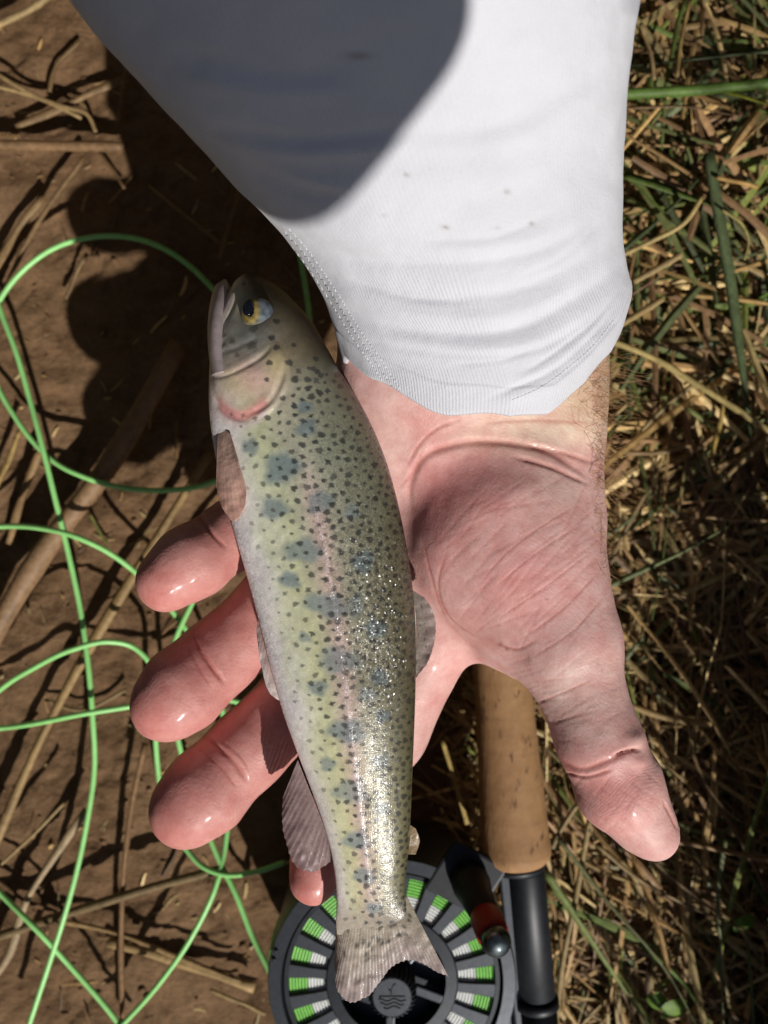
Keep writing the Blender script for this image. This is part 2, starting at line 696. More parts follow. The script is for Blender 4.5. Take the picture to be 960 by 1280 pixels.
STRAW = np.array([[0.46, 0.31, 0.13], [0.36, 0.23, 0.10], [0.26, 0.16, 0.08], [0.52, 0.39, 0.19], [0.16, 0.095, 0.048], [0.33, 0.26, 0.12]])
GREEN = np.array([[0.10, 0.14, 0.035], [0.14, 0.16, 0.06], [0.09, 0.11, 0.05], [0.17, 0.2, 0.05]])


def rand_cols(N, pg, dark=1.0):
    c = STRAW[rng.integers(0, len(STRAW), N)]
    g = GREEN[rng.integers(0, len(GREEN), N)]
    m = rng.random(N) < pg
    c = np.where(m[:, None], g, c)
    return c * rng.uniform(0.7, 1.85, N)[:, None] * dark


def litter_patch(name, N, x0, x1, y0, y1, zlo, zhi, lmin, lmax, wmin, wmax, pg, need=0.35, lift=0.35, main=None, spread=3.14):
    x = rng.uniform(x0, x1, N)
    y = rng.uniform(y0, y1, N)
    m = litter_mask(x, y)
    keep = m > need
    x, y, m = x[keep], y[keep], m[keep]
    N = len(x)
    z = ground_z(x, y) + rng.uniform(zlo, zhi, N) * m
    a = rng.uniform(0, 2 * math.pi, N) if main is None else main + rng.uniform(-spread, spread, N) + math.pi * rng.integers(0, 2, N)
    L = lmin + (lmax - lmin) * rng.random(N) ** 2
    Wd = rng.uniform(wmin, wmax, N)
    V, Fq, C = blades(np.stack([x, y, z], 1), np.stack([np.cos(a), np.sin(a)], 1), L, Wd, rng.normal(0, 0.22, N), rng.uniform(-0.2, lift, N), rand_cols(N, pg), 4, rng.uniform(0, 0.6, N))
    return V, Fq, C


chunks = [
    litter_patch('a', 9000, 0.0, 0.26, -0.34, 0.34, 0.000, 0.012, 0.005, 0.028, 0.0012, 0.0036, 0.04),
    litter_patch('a', 6500, 0.03, 0.26, -0.34, 0.34, 0.005, 0.022, 0.012, 0.055, 0.0009, 0.0030, 0.10, 0.6),
    litter_patch('a', 2300, 0.06, 0.26, 0.02, 0.34, 0.012, 0.030, 0.03, 0.10, 0.0012, 0.0038, 0.40, 0.8, 0.35),
    litter_patch('a', 1500, 0.04, 0.26, -0.34, -0.08, 0.008, 0.026, 0.03, 0.10, 0.0010, 0.0030, 0.15, 0.8, 0.35, 2.1, 0.7),
    litter_patch('a', 9000, 0.02, 0.24, -0.3, 0.3, 0.004, 0.026, 0.010, 0.05, 0.0004, 0.0011, 0.06, 0.5, 0.3),
    litter_patch('a', 4500, 0.05, 0.24, -0.02, 0.3, 0.012, 0.024, 0.010, 0.045, 0.0012, 0.0042, 0.10, 0.5, 0.15),
    litter_patch('a', 9000, 0.16, 1.1, -0.9, 0.9, 0.0, 0.03, 0.02, 0.10, 0.002, 0.005, 0.2, 0.6),
]
off, VV, FF, CC = 0, [], [], []
for V, Fq, C in chunks:
    VV.append(V); FF.append(Fq + off); CC.append(C); off += len(V)
# small crumbs of straw and clods on the bare mud
N = 900
x = rng.uniform(-0.26, 0.08, N); y = rng.uniform(-0.3, 0.3, N)
a = rng.normal(0.9, 0.9, N)
V, Fq, C = blades(np.stack([x, y, ground_z(x, y) + 0.0006], 1), np.stack([np.cos(a), np.sin(a)], 1), 0.002 + 0.014 * rng.random(N) ** 3, rng.uniform(0.0005, 0.0016, N), rng.normal(0, 0.5, N), rng.uniform(-0.05, 0.12, N), rand_cols(N, 0.0) * 0.9, 4, np.zeros(N))
VV.append(V); FF.append(Fq + off); CC.append(C); off += len(V)
# broad brown scraps of dead leaf
N = 900
x = rng.uniform(0.03, 0.24, N); y = rng.uniform(-0.3, 0.3, N); a = rng.uniform(0, 6.28, N)
cc = np.array([[0.24, 0.13, 0.075]]) * rng.uniform(0.5, 1.5, N)[:, None]
V, Fq, C = blades(np.stack([x, y, ground_z(x, y) + rng.uniform(0.004, 0.022, N)], 1), np.stack([np.cos(a), np.sin(a)], 1), rng.uniform(0.004, 0.012, N), rng.uniform(0.002, 0.006, N), rng.normal(0, 1.6, N), rng.uniform(-0.4, 0.5, N), cc, 4, rng.uniform(0, 1.4, N))
VV.append(V); FF.append(Fq + off); CC.append(C); off += len(V)
lm = new_mesh('grass_litter', np.vstack(VV), np.vstack(FF))
set_color(lm, np.vstack(CC))
lm.polygons.foreach_set('use_smooth', np.zeros(len(lm.polygons), dtype=bool))
add('grass_litter', lm, M_BLADE, kind='stuff', label='matted dry grass and straw litter over the soil', category='grass litter')

# clods and small stones in the mud
mb = MB()
for k in range(1500):
    x_, y_ = rng.uniform(-0.2, 0.06), rng.uniform(-0.24, 0.25)
    r_ = 0.00035 + 0.0017 * rng.random() ** 5
    z_ = float(ground_z(np.array([x_]), np.array([y_]))[0])
    bmm = bmesh.new()
    bmesh.ops.create_icosphere(bmm, subdivisions=1, radius=r_)
    vs = np.array([v.co[:] for v in bmm.verts])
    fs = [[v.index for v in f.verts] for f in bmm.faces]
    bmm.free()
    vs *= 1 + rng.uniform(-0.25, 0.25, (len(vs), 1))
    vs *= np.array([1, rng.uniform(0.6, 1), 0.6])
    mb.put(vs + np.array([x_, y_, z_ + r_ * 0.15]), fs)
cl = mb.mesh('soil_crumbs')
set_float(cl, np.zeros(len(cl.vertices)), 'litter')
add('soil_crumbs', cl, M_MUD, kind='stuff', label='small crumbs of dry mud scattered over the soil', category='soil crumbs')

# unseen ring of reeds and grass, added to close off the low sky
N = 16000
aa = rng.uniform(0, 2 * math.pi, N); rr_ = 0.42 + 0.5 * rng.random(N) ** 0.7
x, y = rr_ * np.cos(aa), rr_ * np.sin(aa)
ok = ~((np.abs(np.arctan2(y, x) - math.atan2(-1.156, 0.516)) < 0.75))
x, y = x[ok], y[ok]
N = len(x)
a = rng.uniform(0, 2 * math.pi, N)
V, Fq, C = blades(np.stack([x, y, ground_z(x, y)], 1), np.stack([np.cos(a), np.sin(a)], 1), rng.uniform(0.3, 0.6, N), rng.uniform(0.006, 0.012, N), rng.normal(0, 0.3, N), rng.uniform(1.25, 1.5, N), rand_cols(N, 0.55) * 0.7, 5, rng.uniform(0.0, 0.7, N))
tm = new_mesh('sky_block_reeds', V, Fq)
set_color(tm, C)
add('sky_block_reeds', tm, M_BLADE, kind='stuff', label='unseen tall reeds and grass added around the muddy spot to block the low sky', category='reeds')

# tall grass standing just outside the lower right corner; its shade falls into the picture
N = 5200
x = rng.uniform(0.165, 0.36, N); y = rng.uniform(-0.42, -0.06, N)
keep = x > 0
x, y = x[keep], y[keep]
N = len(x)
a = rng.uniform(0, 2 * math.pi, N)
V, Fq, C = blades(np.stack([x, y, ground_z(x, y)], 1), np.stack([np.cos(a), np.sin(a)], 1), rng.uniform(0.05, 0.15, N), rng.uniform(0.0025, 0.005, N), rng.normal(0, 0.4, N), rng.uniform(1.2, 1.5, N), rand_cols(N, 0.5), 5, rng.uniform(0.1, 0.6, N))
tm = new_mesh('tall_grass', V, Fq)
set_color(tm, C)
add('tall_grass', tm, M_BLADE, kind='stuff', label='tall mixed green and dry grass at the lower right', category='grass')


def one_stalk(name, pts, w, kind, col, label, category, z=0.006, zend=None, group=None, tip=0.6):
    """pts in photo pixels; w = width in photo pixels; kind 'round' or 'blade' or 'flat'"""
    n = max(6, 5 * len(pts))
    zz = np.linspace(z, z if zend is None else zend, len(pts))
    P = np.array([W(p[0], p[1], q) for p, q in zip(pts, zz)])
    C_ = catmull(P, n)
    C_[:, 2] += 0.0003 * np.sin(np.linspace(0, 9, n) + len(label))
    r = w / 2 / mmpx(z) / 1000
    base_ = C_.mean(0)
    base_ = np.array([base_[0], base_[1], base_[2]])
    C_ = C_ - base_
    tt = np.linspace(0, 1, n)
    if kind == 'round':
        prof = r * (1 + 0.05 * np.sin(tt * 17 + w))
        # leaf joints
        for kk in (0.33, 0.71):
            prof = prof * (1 + 0.16 * np.exp(-((tt - kk) / 0.02) ** 2))
        V, Fc = tube(C_, prof, 12)
        V = np.array(V)
        me = new_mesh(name, V, Fc)
    elif kind == 'flat':
        # split straw: a shallow open channel
        T = np.gradient(C_, axis=0); T /= np.linalg.norm(T, axis=1)[:, None]
        S = np.cross(T, (0, 0, 1)); S /= np.linalg.norm(S, axis=1)[:, None]
        cols_ = []
        for u in (-1, -0.6, 0, 0.6, 1):
            wr = r * (0.85 + 0.15 * np.sin(tt * 11 + w))[:, None]
            cols_.append(C_ + S * u * wr + np.array([0, 0, 1]) * ((u * u) * -0.55 * r + 0.4 * r))
        top = np.stack(cols_, 1)
        bot = top - np.array([0, 0, 0.0005])
        V = np.concatenate([top, bot[:, ::-1]], 1).reshape(-1, 3)
        m_ = 10
        Fc = [(i * m_ + j, i * m_ + (j + 1) % m_, (i + 1) * m_ + (j + 1) % m_, (i + 1) * m_ + j) for i in range(n - 1) for j in range(m_)]
        Fc += [tuple(range(m_))[::-1], tuple((n - 1) * m_ + j for j in range(m_))]
        me = new_mesh(name, V, Fc)
    else:
        T = np.gradient(C_, axis=0); T /= np.linalg.norm(T, axis=1)[:, None]
        S = np.cross(T, (0, 0, 1)); S /= np.linalg.norm(S, axis=1)[:, None]
        tilt = 0.35 * math.sin(w * 3.1 + len(label))
        S = S * math.cos(tilt) + np.array([0, 0, 1]) * math.sin(tilt)
        wr = (r * np.minimum(1, (1 - tt) / tip + 0.12))[:, None]
        A_, B_ = C_ + S * wr, C_ - S * wr
        mid = C_ - np.array([0, 0, 1]) * wr * 0.45
        lo = mid - np.array([0, 0, 0.0003])
        V = np.stack([A_, mid, B_, lo], 1).reshape(-1, 3)
        Fc = [(i * 4 + j, i * 4 + (j + 1) % 4, (i + 1) * 4 + (j + 1) % 4, (i + 1) * 4 + j) for i in range(n - 1) for j in range(4)]
        Fc += [(3, 2, 1, 0), tuple((n - 1) * 4 + j for j in range(4))]
        me = new_mesh(name, V, Fc)
    vv = get_co(me)
    nz = fbm(vv * 220 + len(label), 3, 4)
    ring = 12 if kind == 'round' else (10 if kind == 'flat' else 4)
    vi = np.arange(len(vv))
    streak = fbm(np.stack([(vi % ring) * 0.9, (vi // ring) * 0.22, vi * 0.0 + w], 1), 3, 6)
    c = np.array(col)[None] * (0.40 + 0.55 * nz[:, None] + 0.65 * streak[:, None])
    set_color(me, c)
    props = dict(label=label, category=category)
    if group:
        props['group'] = group
    o = add(name, me, M_BLADE, **props)
    o.location = Vector([float(v) for v in base_])
    return o


TAN, PALE, BRN, YEL = (0.27, 0.175, 0.085), (0.40, 0.29, 0.14), (0.17, 0.10, 0.05), (0.40, 0.27, 0.09)
ST = 'reeds and straws lying on the bare mud'
one_stalk('reed_stalk', [(-40, 181), (40, 182), (100, 183), (156, 184)], 13, 'round', (0.24, 0.145, 0.075), 'brown round stick lying level on the mud, ending left of the dark arm shadow', 'reed stalk', 0.010, None, ST)
one_stalk('reed_stalk', [(-40, 850), (60, 682), (130, 590), (225, 430)], 27, 'round', (0.29, 0.18, 0.10), 'thickest grey brown reed stalk slanting across the mud under the green line', 'reed stalk', 0.014, 0.012, ST)
one_stalk('reed_stalk', [(-20, 1085), (60, 905), (110, 812), (160, 730), (235, 610), (262, 566)], 14, 'flat', (0.36, 0.24, 0.105), 'long straw coloured reed passing behind the little finger', 'reed stalk', 0.012, 0.010, ST)
one_stalk('straw', [(181, 930), (166, 1000), (155, 1090), (151, 1180), (154, 1300)], 7, 'round', (0.26, 0.15, 0.07), 'thin upright brown straw running down from the ring fingertip', 'straw', 0.014, 0.008, ST)
one_stalk('reed_stalk', [(-30, 1180), (90, 1140), (180, 1112), (272, 1088)], 11, 'round', (0.21, 0.15, 0.075), 'olive brown reed crossing over the thin upright straw', 'reed stalk', 0.010, 0.014, ST)
one_stalk('straw', [(60, 1148), (140, 1166), (220, 1196), (300, 1228)], 7, 'flat', (0.33, 0.22, 0.10), 'narrow pale straw lying along the top of the broader split straw', 'straw', 0.007, 0.007, ST)
one_stalk('straw', [(135, 1178), (200, 1196), (262, 1216), (318, 1236)], 15, 'flat', (0.38, 0.26, 0.12), 'broad flattened yellow straw ending beside the reel', 'straw', 0.004, 0.004, ST)
one_stalk('straw', [(-20, 1240), (10, 1195), (32, 1128), (68, 1070), (108, 1012)], 11, 'flat', (0.40, 0.30, 0.18), 'bleached grey straw with frayed upper end near the left green line', 'straw', 0.010, 0.013, ST)
one_stalk('straw', [(-20, 82), (40, 118), (85, 135), (108, 142), (121, 168)], 5, 'round', (0.33, 0.23, 0.11), 'thin kinked straw bending down at its right end above the level stick', 'straw', 0.009, 0.006, ST)
one_stalk('straw', [(-20, 105), (40, 120), (102, 148)], 4, 'round', PALE, 'thin straight straw crossing under the kinked straw', 'straw', 0.007, 0.005, ST)
one_stalk('straw', [(20, 158), (80, 132), (118, 114), (160, 96)], 11, 'flat', (0.24, 0.155, 0.075), 'broad flat brown straw pointing up to the arm shadow', 'straw', 0.004, 0.006, ST)
one_stalk('straw', [(158, 76), (153, 112), (147, 152)], 4, 'round', (0.28, 0.17, 0.08), 'short thin upright straw beside the arm shadow', 'straw', 0.006, 0.005, ST)
one_stalk('straw', [(-10, 345), (22, 285), (54, 246)], 11, 'flat', (0.26, 0.17, 0.08), 'short wide straw leaning right above the green loop', 'straw', 0.005, 0.007, ST)
one_stalk('straw', [(-5, 388), (30, 310), (60, 260), (106, 196)], 6, 'round', (0.23, 0.145, 0.07), 'long thin straw running up towards the little finger shadow', 'straw', 0.006, 0.009, ST)
one_stalk('straw', [(82, 374), (94, 345), (108, 316)], 5, 'flat', (0.25, 0.17, 0.09), 'small straw inside the green loop', 'straw', 0.003, 0.004, ST)
one_stalk('straw', [(-15, 38), (30, 16), (70, -10)], 8, 'round', PALE, 'yellow straw crossing the upper left corner', 'straw', 0.010, 0.012, ST)
one_stalk('straw', [(-10, 622), (10, 575), (25, 538)], 8, 'flat', YEL, 'bright yellow straw stub at the left edge of the picture', 'straw', 0.007, 0.010, ST)
one_stalk('straw', [(10, 680), (30, 612), (50, 562)], 11, 'flat', (0.33, 0.21, 0.10), 'wide tan straw below the second green curve', 'straw', 0.005, 0.006, ST)
one_stalk('straw', [(2, 1080), (40, 1045), (80, 1004)], 4, 'round', PALE, 'thin splinter of straw above the bleached straw', 'straw', 0.012, 0.016, ST)
one_stalk('straw', [(112, 642), (128, 672), (142, 692)], 5, 'blade', (0.19, 0.19, 0.06), 'small olive blade beside the thick reed stalk', 'straw', 0.006, 0.006, ST)
one_stalk('straw', [(-10, 1098), (30, 1125), (72, 1142)], 6, 'flat', BRN, 'brown straw piece under the crossing reed', 'straw', 0.004, 0.004, ST)
one_stalk('straw', [(186, 232), (230, 268), (278, 306)], 4, 'round', TAN, 'thin straw lying in the dark arm shadow', 'straw', 0.006, 0.007, ST)
one_stalk('straw', [(300, 236), (286, 280), (274, 322)], 6, 'flat', TAN, 'short straw in the arm shadow near the sleeve edge', 'straw', 0.006, 0.007, ST)
one_stalk('straw', [(262, 1238), (292, 1250), (332, 1268)], 5, 'flat', PALE, 'short straw tucked in below the broad straw by the reel', 'straw', 0.004, 0.004, ST)
one_stalk('straw', [(124, 190), (140, 212), (156, 236)], 4, 'flat', BRN, 'tiny brown straw just below the level stick', 'straw', 0.003, 0.003, ST)
one_stalk('straw', [(60, 118), (72, 78), (100, 52)], 6, 'flat', (0.20, 0.13, 0.06), 'dull straw fragment near the top left', 'straw', 0.003, 0.003, ST)
one_stalk('straw', [(55, 875), (100, 888), (158, 862)], 5, 'flat', (0.28, 0.2, 0.1), 'thin straw beside the ring fingertip', 'straw', 0.003, 0.004, ST)

GT = 'grass blades and straws over the litter'
G1, G2, G3 = (0.12, 0.17, 0.035), (0.075, 0.10, 0.045), (0.22, 0.28, 0.05)
one_stalk('grass_blade', [(770, 119), (860, 113), (930, 107), (1010, 100)], 13, 'round', (0.11, 0.19, 0.04), 'thick green stem level beside the top of the sleeve', 'grass stem', 0.032, 0.034, GT)
one_stalk('grass_blade', [(898, 113), (940, 124), (1000, 142)], 6, 'blade', (0.36, 0.40, 0.04), 'yellow green blade just under the thick green stem', 'grass blade', 0.028, 0.028, GT, 1.2)
one_stalk('grass_blade', [(780, 218), (840, 238), (905, 262)], 13, 'blade', (0.11, 0.16, 0.04), 'green blade slanting down right beside the sleeve', 'grass blade', 0.028, 0.03, GT)
one_stalk('grass_blade', [(1000, 60), (895, 70), (780, 84)], 8, 'blade', G2, 'grey green blade above the thick stem', 'grass blade', 0.028, 0.026, GT, 1.0)
one_stalk('grass_blade', [(886, 190), (897, 262), (912, 345), (926, 445), (940, 560)], 14, 'blade', (0.10, 0.135, 0.06), 'long drooping grey green blade down the right side', 'grass blade', 0.034, 0.022, GT, 0.5)
one_stalk('grass_blade', [(775, 315), (830, 268), (895, 200)], 8, 'blade', (0.06, 0.085, 0.03), 'dark narrow blade crossing behind the slanting green blade', 'grass blade', 0.024, 0.028, GT, 1.0)
one_stalk('straw', [(772, 322), (815, 301), (856, 278), (878, 246)], 6, 'round', (0.42, 0.32, 0.13), 'pale straw with a bright broken tip beside the cuff', 'straw', 0.030, 0.038, GT)
one_stalk('straw', [(792, 352), (825, 334), (852, 318)], 8, 'round', (0.40, 0.29, 0.13), 'short forked straw below the bright tipped straw', 'straw', 0.030, 0.034, GT)
one_stalk('straw', [(772, 408), (802, 390), (829, 373)], 8, 'round', (0.38, 0.27, 0.11), 'short thick straw stub poking out at the cuff hem', 'straw', 0.030, 0.034, GT)
one_stalk('straw', [(760, 425), (815, 447), (880, 486), (990, 558)], 8, 'round', (0.42, 0.33, 0.13), 'long yellow straw running down right from the wrist', 'straw', 0.036, 0.034, GT)
one_stalk('grass_blade', [(898, 256), (930, 290), (1000, 330)], 13, 'blade', (0.13, 0.135, 0.06), 'broad dull olive blade reaching the right edge', 'grass blade', 0.027, 0.024, GT, 1.2)
one_stalk('straw', [(895, 222), (920, 227), (948, 234)], 5, 'round', (0.42, 0.26, 0.08), 'short orange straw lying level above the olive blade', 'straw', 0.034, 0.034, GT)
one_stalk('straw', [(903, 262), (928, 282), (936, 305), (930, 325)], 3.5, 'round', (0.33, 0.28, 0.1), 'thin straw curled like a hook', 'straw', 0.034, 0.030, GT)
one_stalk('grass_blade', [(752, 736), (805, 712), (860, 686), (914, 656)], 12, 'blade', (0.14, 0.18, 0.06), 'olive green blade beside the base of the thumb', 'grass blade', 0.024, 0.030, GT, 1.6)
one_stalk('grass_blade', [(735, 682), (770, 662), (800, 640)], 7, 'blade', (0.10, 0.15, 0.06), 'small green blade at the edge of the palm', 'grass blade', 0.022, 0.026, GT, 1.0)
one_stalk('straw', [(882, 646), (925, 650), (1000, 650)], 5, 'round', (0.27, 0.18, 0.09), 'thin brown straw level at the right edge', 'straw', 0.030, 0.030, GT)
one_stalk('straw', [(908, 482), (902, 520), (890, 572)], 7, 'flat', (0.38, 0.27, 0.08), 'upright golden straw under the long yellow straw', 'straw', 0.026, 0.022, GT)
one_stalk('straw', [(1000, 505), (945, 560), (892, 612)], 9, 'flat', (0.26, 0.19, 0.09), 'wide dull straw slanting to the right edge', 'straw', 0.024, 0.022, GT)
one_stalk('straw', [(780, 566), (820, 566), (866, 556)], 7, 'flat', (0.27, 0.18, 0.08), 'tan straw lying level right of the wrist', 'straw', 0.018, 0.02, GT)
one_stalk('straw', [(762, 706), (782, 662), (808, 616)], 7, 'flat', (0.28, 0.2, 0.1), 'tan straw leaning against the small green blade', 'straw', 0.018, 0.02, GT)
one_stalk('straw', [(880, 706), (900, 692), (920, 678)], 8, 'flat', (0.30, 0.19, 0.10), 'short reddish straw piece under the olive green blade', 'straw', 0.020, 0.020, GT)
one_stalk('straw', [(778, 878), (830, 896), (888, 906)], 9, 'round', (0.38, 0.26, 0.11), 'thick straw level beside the middle of the thumb', 'straw', 0.020, 0.020, GT)
one_stalk('straw', [(860, 902), (872, 960), (905, 1010), (990, 1062)], 6, 'blade', (0.30, 0.20, 0.09), 'thin brown blade curving to the right edge above the thumb tip straw', 'straw', 0.028, 0.026, GT, 1.4)
one_stalk('straw', [(838, 1050), (880, 1058), (990, 1082)], 7, 'round', (0.30, 0.19, 0.09), 'long straight brown straw leading right from the thumb tip', 'straw', 0.036, 0.034, GT)
one_stalk('grass_blade', [(683, 1092), (715, 1140), (765, 1215), (830, 1310)], 14, 'blade', (0.24, 0.30, 0.10), 'broad pale green blade slanting down from the cork grip', 'grass blade', 0.034, 0.030, GT, 1.6)
one_stalk('grass_blade', [(698, 1048), (760, 1128), (830, 1210), (885, 1310)], 8, 'blade', (0.15, 0.16, 0.07), 'narrow olive blade running beside the broad pale green blade', 'grass blade', 0.030, 0.030, GT, 1.6)
one_stalk('straw', [(745, 1055), (800, 1100), (860, 1132), (920, 1158), (1000, 1196)], 8, 'blade', (0.30, 0.21, 0.09), 'long brown folded blade below the thumb', 'straw', 0.030, 0.028, GT, 1.6)
one_stalk('grass_blade', [(906, 1050), (898, 1110), (900, 1180), (906, 1310)], 9, 'blade', (0.17, 0.19, 0.09), 'upright grey green blade near the lower right corner', 'grass blade', 0.030, 0.026, GT, 1.6)
one_stalk('straw', [(738, 1020), (722, 1110), (704, 1200), (695, 1280)], 7, 'round', (0.36, 0.27, 0.12), 'upright pale straw between the thumb and the reel seat', 'straw', 0.026, 0.020, GT)
one_stalk('straw', [(553, 926), (568, 975), (584, 1030)], 6, 'round', (0.46, 0.34, 0.12), 'bright yellow straw left of the cork grip', 'straw', 0.034, 0.032, GT)
one_stalk('straw', [(684, 1110), (700, 1170), (704, 1262)], 7, 'flat', (0.28, 0.17, 0.07), 'brown straw beside the black reel seat', 'straw', 0.018, 0.018, GT)
one_stalk('straw', [(815, 1075), (855, 1110), (902, 1145)], 4, 'round', (0.25, 0.17, 0.09), 'thin twig slanting down under the thumb tip', 'straw', 0.026, 0.026, GT)
one_stalk('straw', [(775, 1075), (795, 1100), (808, 1142)], 8, 'flat', (0.36, 0.26, 0.11), 'short pale bent straw just below the thumb', 'straw', 0.024, 0.020, GT)
one_stalk('straw', [(690, 1060), (705, 1030), (722, 1006)], 6, 'round', (0.34, 0.25, 0.12), 'short straw between the cork grip and the thumb', 'straw', 0.026, 0.028, GT)
one_stalk('straw', [(862, 0), (850, 60), (846, 96)], 5, 'round', (0.36, 0.26, 0.1), 'thin golden straw upright near the top right', 'straw', 0.034, 0.034, GT)
one_stalk('straw', [(800, 30), (812, 62), (818, 100)], 5, 'round', (0.33, 0.24, 0.12), 'thin straw beside the top of the sleeve', 'straw', 0.030, 0.030, GT)
one_stalk('straw', [(786, 134), (860, 134), (930, 146)], 7, 'blade', (0.24, 0.15, 0.08), 'dull brown straw just below the thick green stem', 'straw', 0.026, 0.024, GT, 1.6)
one_stalk('grass_blade', [(800, 1180), (850, 1225), (900, 1300)], 8, 'blade', (0.12, 0.2, 0.03), 'bright green blade at the bottom right', 'grass blade', 0.022, 0.022, GT, 1.2)
one_stalk('grass_blade', [(1000, 352), (958, 368), (935, 382)], 8, 'blade', (0.13, 0.26, 0.03), 'bright green blade tip at the right edge', 'grass blade', 0.022, 0.022, GT, 1.0)


def round_leaf(cx, cy, r, z, label):
    n = 14
    V = [(0, 0, 0.0012)]
    for k in range(n):
        a = 2 * math.pi * k / n
        rr = r * (1 - 0.35 * math.exp(-((a - math.pi) / 0.35) ** 2))
        V.append((rr * math.cos(a), rr * 0.75 * math.sin(a), -0.0004))
    Fc = [(0, 1 + k, 1 + (k + 1) % n) for k in range(n)]
    me = new_mesh('leaf', np.array(V), Fc)
    set_color(me, np.tile(np.array([[0.13, 0.24, 0.03]]), (len(V), 1)))
    o = add('leaf', me, M_BLADE, label=label, category='leaf', group='small round green leaves in the litter')
    o.location = Vector([float(v) for v in W(cx, cy, z)])
    o.rotation_euler = (0.35, 0.25, cx)


round_leaf(842, 1262, 0.0065, 0.024, 'round green leaf near the bottom edge')
round_leaf(822, 1252, 0.0052, 0.022, 'smaller round green leaf left of the bottom edge leaf')
round_leaf(930, 1155, 0.0055, 0.022, 'round green leaf beside the long brown folded blade')

# ------------------------------------------------------------------ fly line
LZ = 0.010
line_paths = [
    [(330, 470, .02), (300, 400, .018), (265, 360, .016), (240, 335, .015), (205, 311, .015), (168, 298, .014), (120, 296, .014), (70, 309, .014), (30, 337, .013), (4, 368, .012), (-12, 400, .011), (-14, 440, .010), (-8, 470, .010), (18, 520, .012), (45, 556, .014), (72, 580, .016), (100, 594, .018), (140, 607, .018), (190, 613, .018), (240, 610, .018), (300, 590, .018)],
    [(-30, 310, .008), (-12, 350, .010), (2, 392, .013), (20, 440, .016), (36, 495, .018), (52, 555, .021), (68, 620, .021), (85, 690, .019), (100, 760, .018), (110, 830, .020), (116, 900, .020), (118, 960, .018), (110, 1020, .018), (98, 1080, .018), (82, 1140, .018), (58, 1215, .016), (30, 1300, .014)],
    [(-30, 660, .012), (0, 658, .013), (50, 660, .022), (95, 671, .027), (135, 690, .024), (168, 714, .020), (200, 745, .018), (226, 778, .016), (262, 830, .014), (278, 890, .012), (285, 960, .012), (285, 1020, .012), (281, 1060, .014), (272, 1100, .018), (240, 1170, .018), (200, 1228, .016), (140, 1295, .012)],
    [(-30, 890, .012), (0, 862, .014), (40, 836, .022), (90, 812, .026), (135, 802, .024), (165, 808, .020), (188, 830, .018), (194, 880, .016), (195, 934, .014), (200, 981, .012), (212, 1030, .012), (235, 1064, .014), (252, 1082, .016), (280, 1093, .018), (318, 1090, .020), (356, 1078, .022)],
    [(-30, 912, .014), (0, 910, .016), (50, 903, .024), (100, 893, .027), (150, 885, .024), (210, 876, .020), (262, 871, .018), (300, 878, .016), (340, 890, .016), (400, 900, .016)],
    [(300, 640, .012), (265, 695, .014), (243, 747, .018), (219, 801, .020), (212, 850, .018), (222, 922, .016), (234, 968, .014), (252, 1020, .014), (276, 1080, .016), (292, 1112, .018), (316, 1172, .020), (338, 1216, .024)],
    [(-40, 1075, .012), (0, 1116, .014), (40, 1156, .018), (90, 1210, .014), (135, 1262, .012), (170, 1310, .010)],
    [(338, 1216, .024), (340, 1190, .024), (347, 1160, .022), (362, 1128, .020), (390, 1100, .018)],
    [(330, 180, .014), (362, 250, .016), (375, 320, .018), (386, 390, .018), (390, 470, .016)],
]
mb = MB()
for p in line_paths:
    P = np.array([W(a, b, c) for a, b, c in p])
    C_ = catmull(P, 14 * len(p))
    V, Fc = tube(C_, 0.00108, 10)
    mb.put(V, Fc)
add('fly_line', mb.mesh('fly_line'), M_LINE, label='bright green fly line looping loosely over the mud to the reel', category='fly line')

# ------------------------------------------------------------------ rod and reel
rod = empty('fly_rod', W(650, 1100, 0.045), 'fly rod with cork grip and black reel seat lying under the hand', 'fishing rod')
RZ = 0.047
g0 = W(646, 1077, RZ)
g1 = W(612, 640, RZ)
ax = (g1 - g0); Lg = 0.165; ax /= np.linalg.norm(ax)
prof = [(0.0, 0.0), (0.0095, 0.0), (0.0113, 0.0006), (0.0121, 0.002), (0.0122, 0.010), (0.0118, 0.022), (0.0109, 0.040), (0.0104, 0.055), (0.0103, 0.075), (0.0106, 0.095), (0.0109, 0.115), (0.0105, 0.135), (0.0088, 0.155), (0.006, 0.164), (0.0, 0.165)]
pp = catmull(np.array(prof), 70)
pp[:, 0] = np.maximum(pp[:, 0], 0)
V, Fc = lathe([tuple(q) for q in pp], g0, ax, 48)
mb = MB(); mb.put(V, Fc)
add('cork_grip', mb.mesh('cork_grip'), M_CORK, rod)
mb = MB()
V, Fc = lathe([(0.0032, 0), (0.0032, 0.05), (0.0026, 0.4), (0.002, 0.8), (0, 0.8)], g0 + ax * 0.163, ax, 16)
mb.put(V, Fc)
add('rod_blank', mb.mesh('rod_blank'), M_BLACK, rod)
dn = -ax
dn = (W(672, 1262, RZ) - W(656, 1080, RZ)); dn /= np.linalg.norm(dn)
s0 = W(656, 1076, RZ)
mb = MB()
V, Fc = lathe([(0, 0), (0.0066, 0), (0.0068, 0.004), (0.0068, 0.048), (0.0063, 0.0482), (0.0063, 0.051), (0.0068, 0.0512), (0.0068, 0.095), (0.006, 0.1), (0, 0.1)], s0, dn, 40)
mb.put(V, Fc)
add('reel_seat', mb.mesh('reel_seat'), M_BLACK, rod)
for hh in (0.049, 0.078):
    mb = MB()
    V, Fc = lathe([(0.0069, 0), (0.0078, 0.0005), (0.0078, 0.0032), (0.0070, 0.0036)] , s0 + dn * hh, dn, 40)
    mb.put(V, Fc)
    add('hood_ring', mb.mesh('hood_ring'), M_BLACK, rod)
mb = MB()
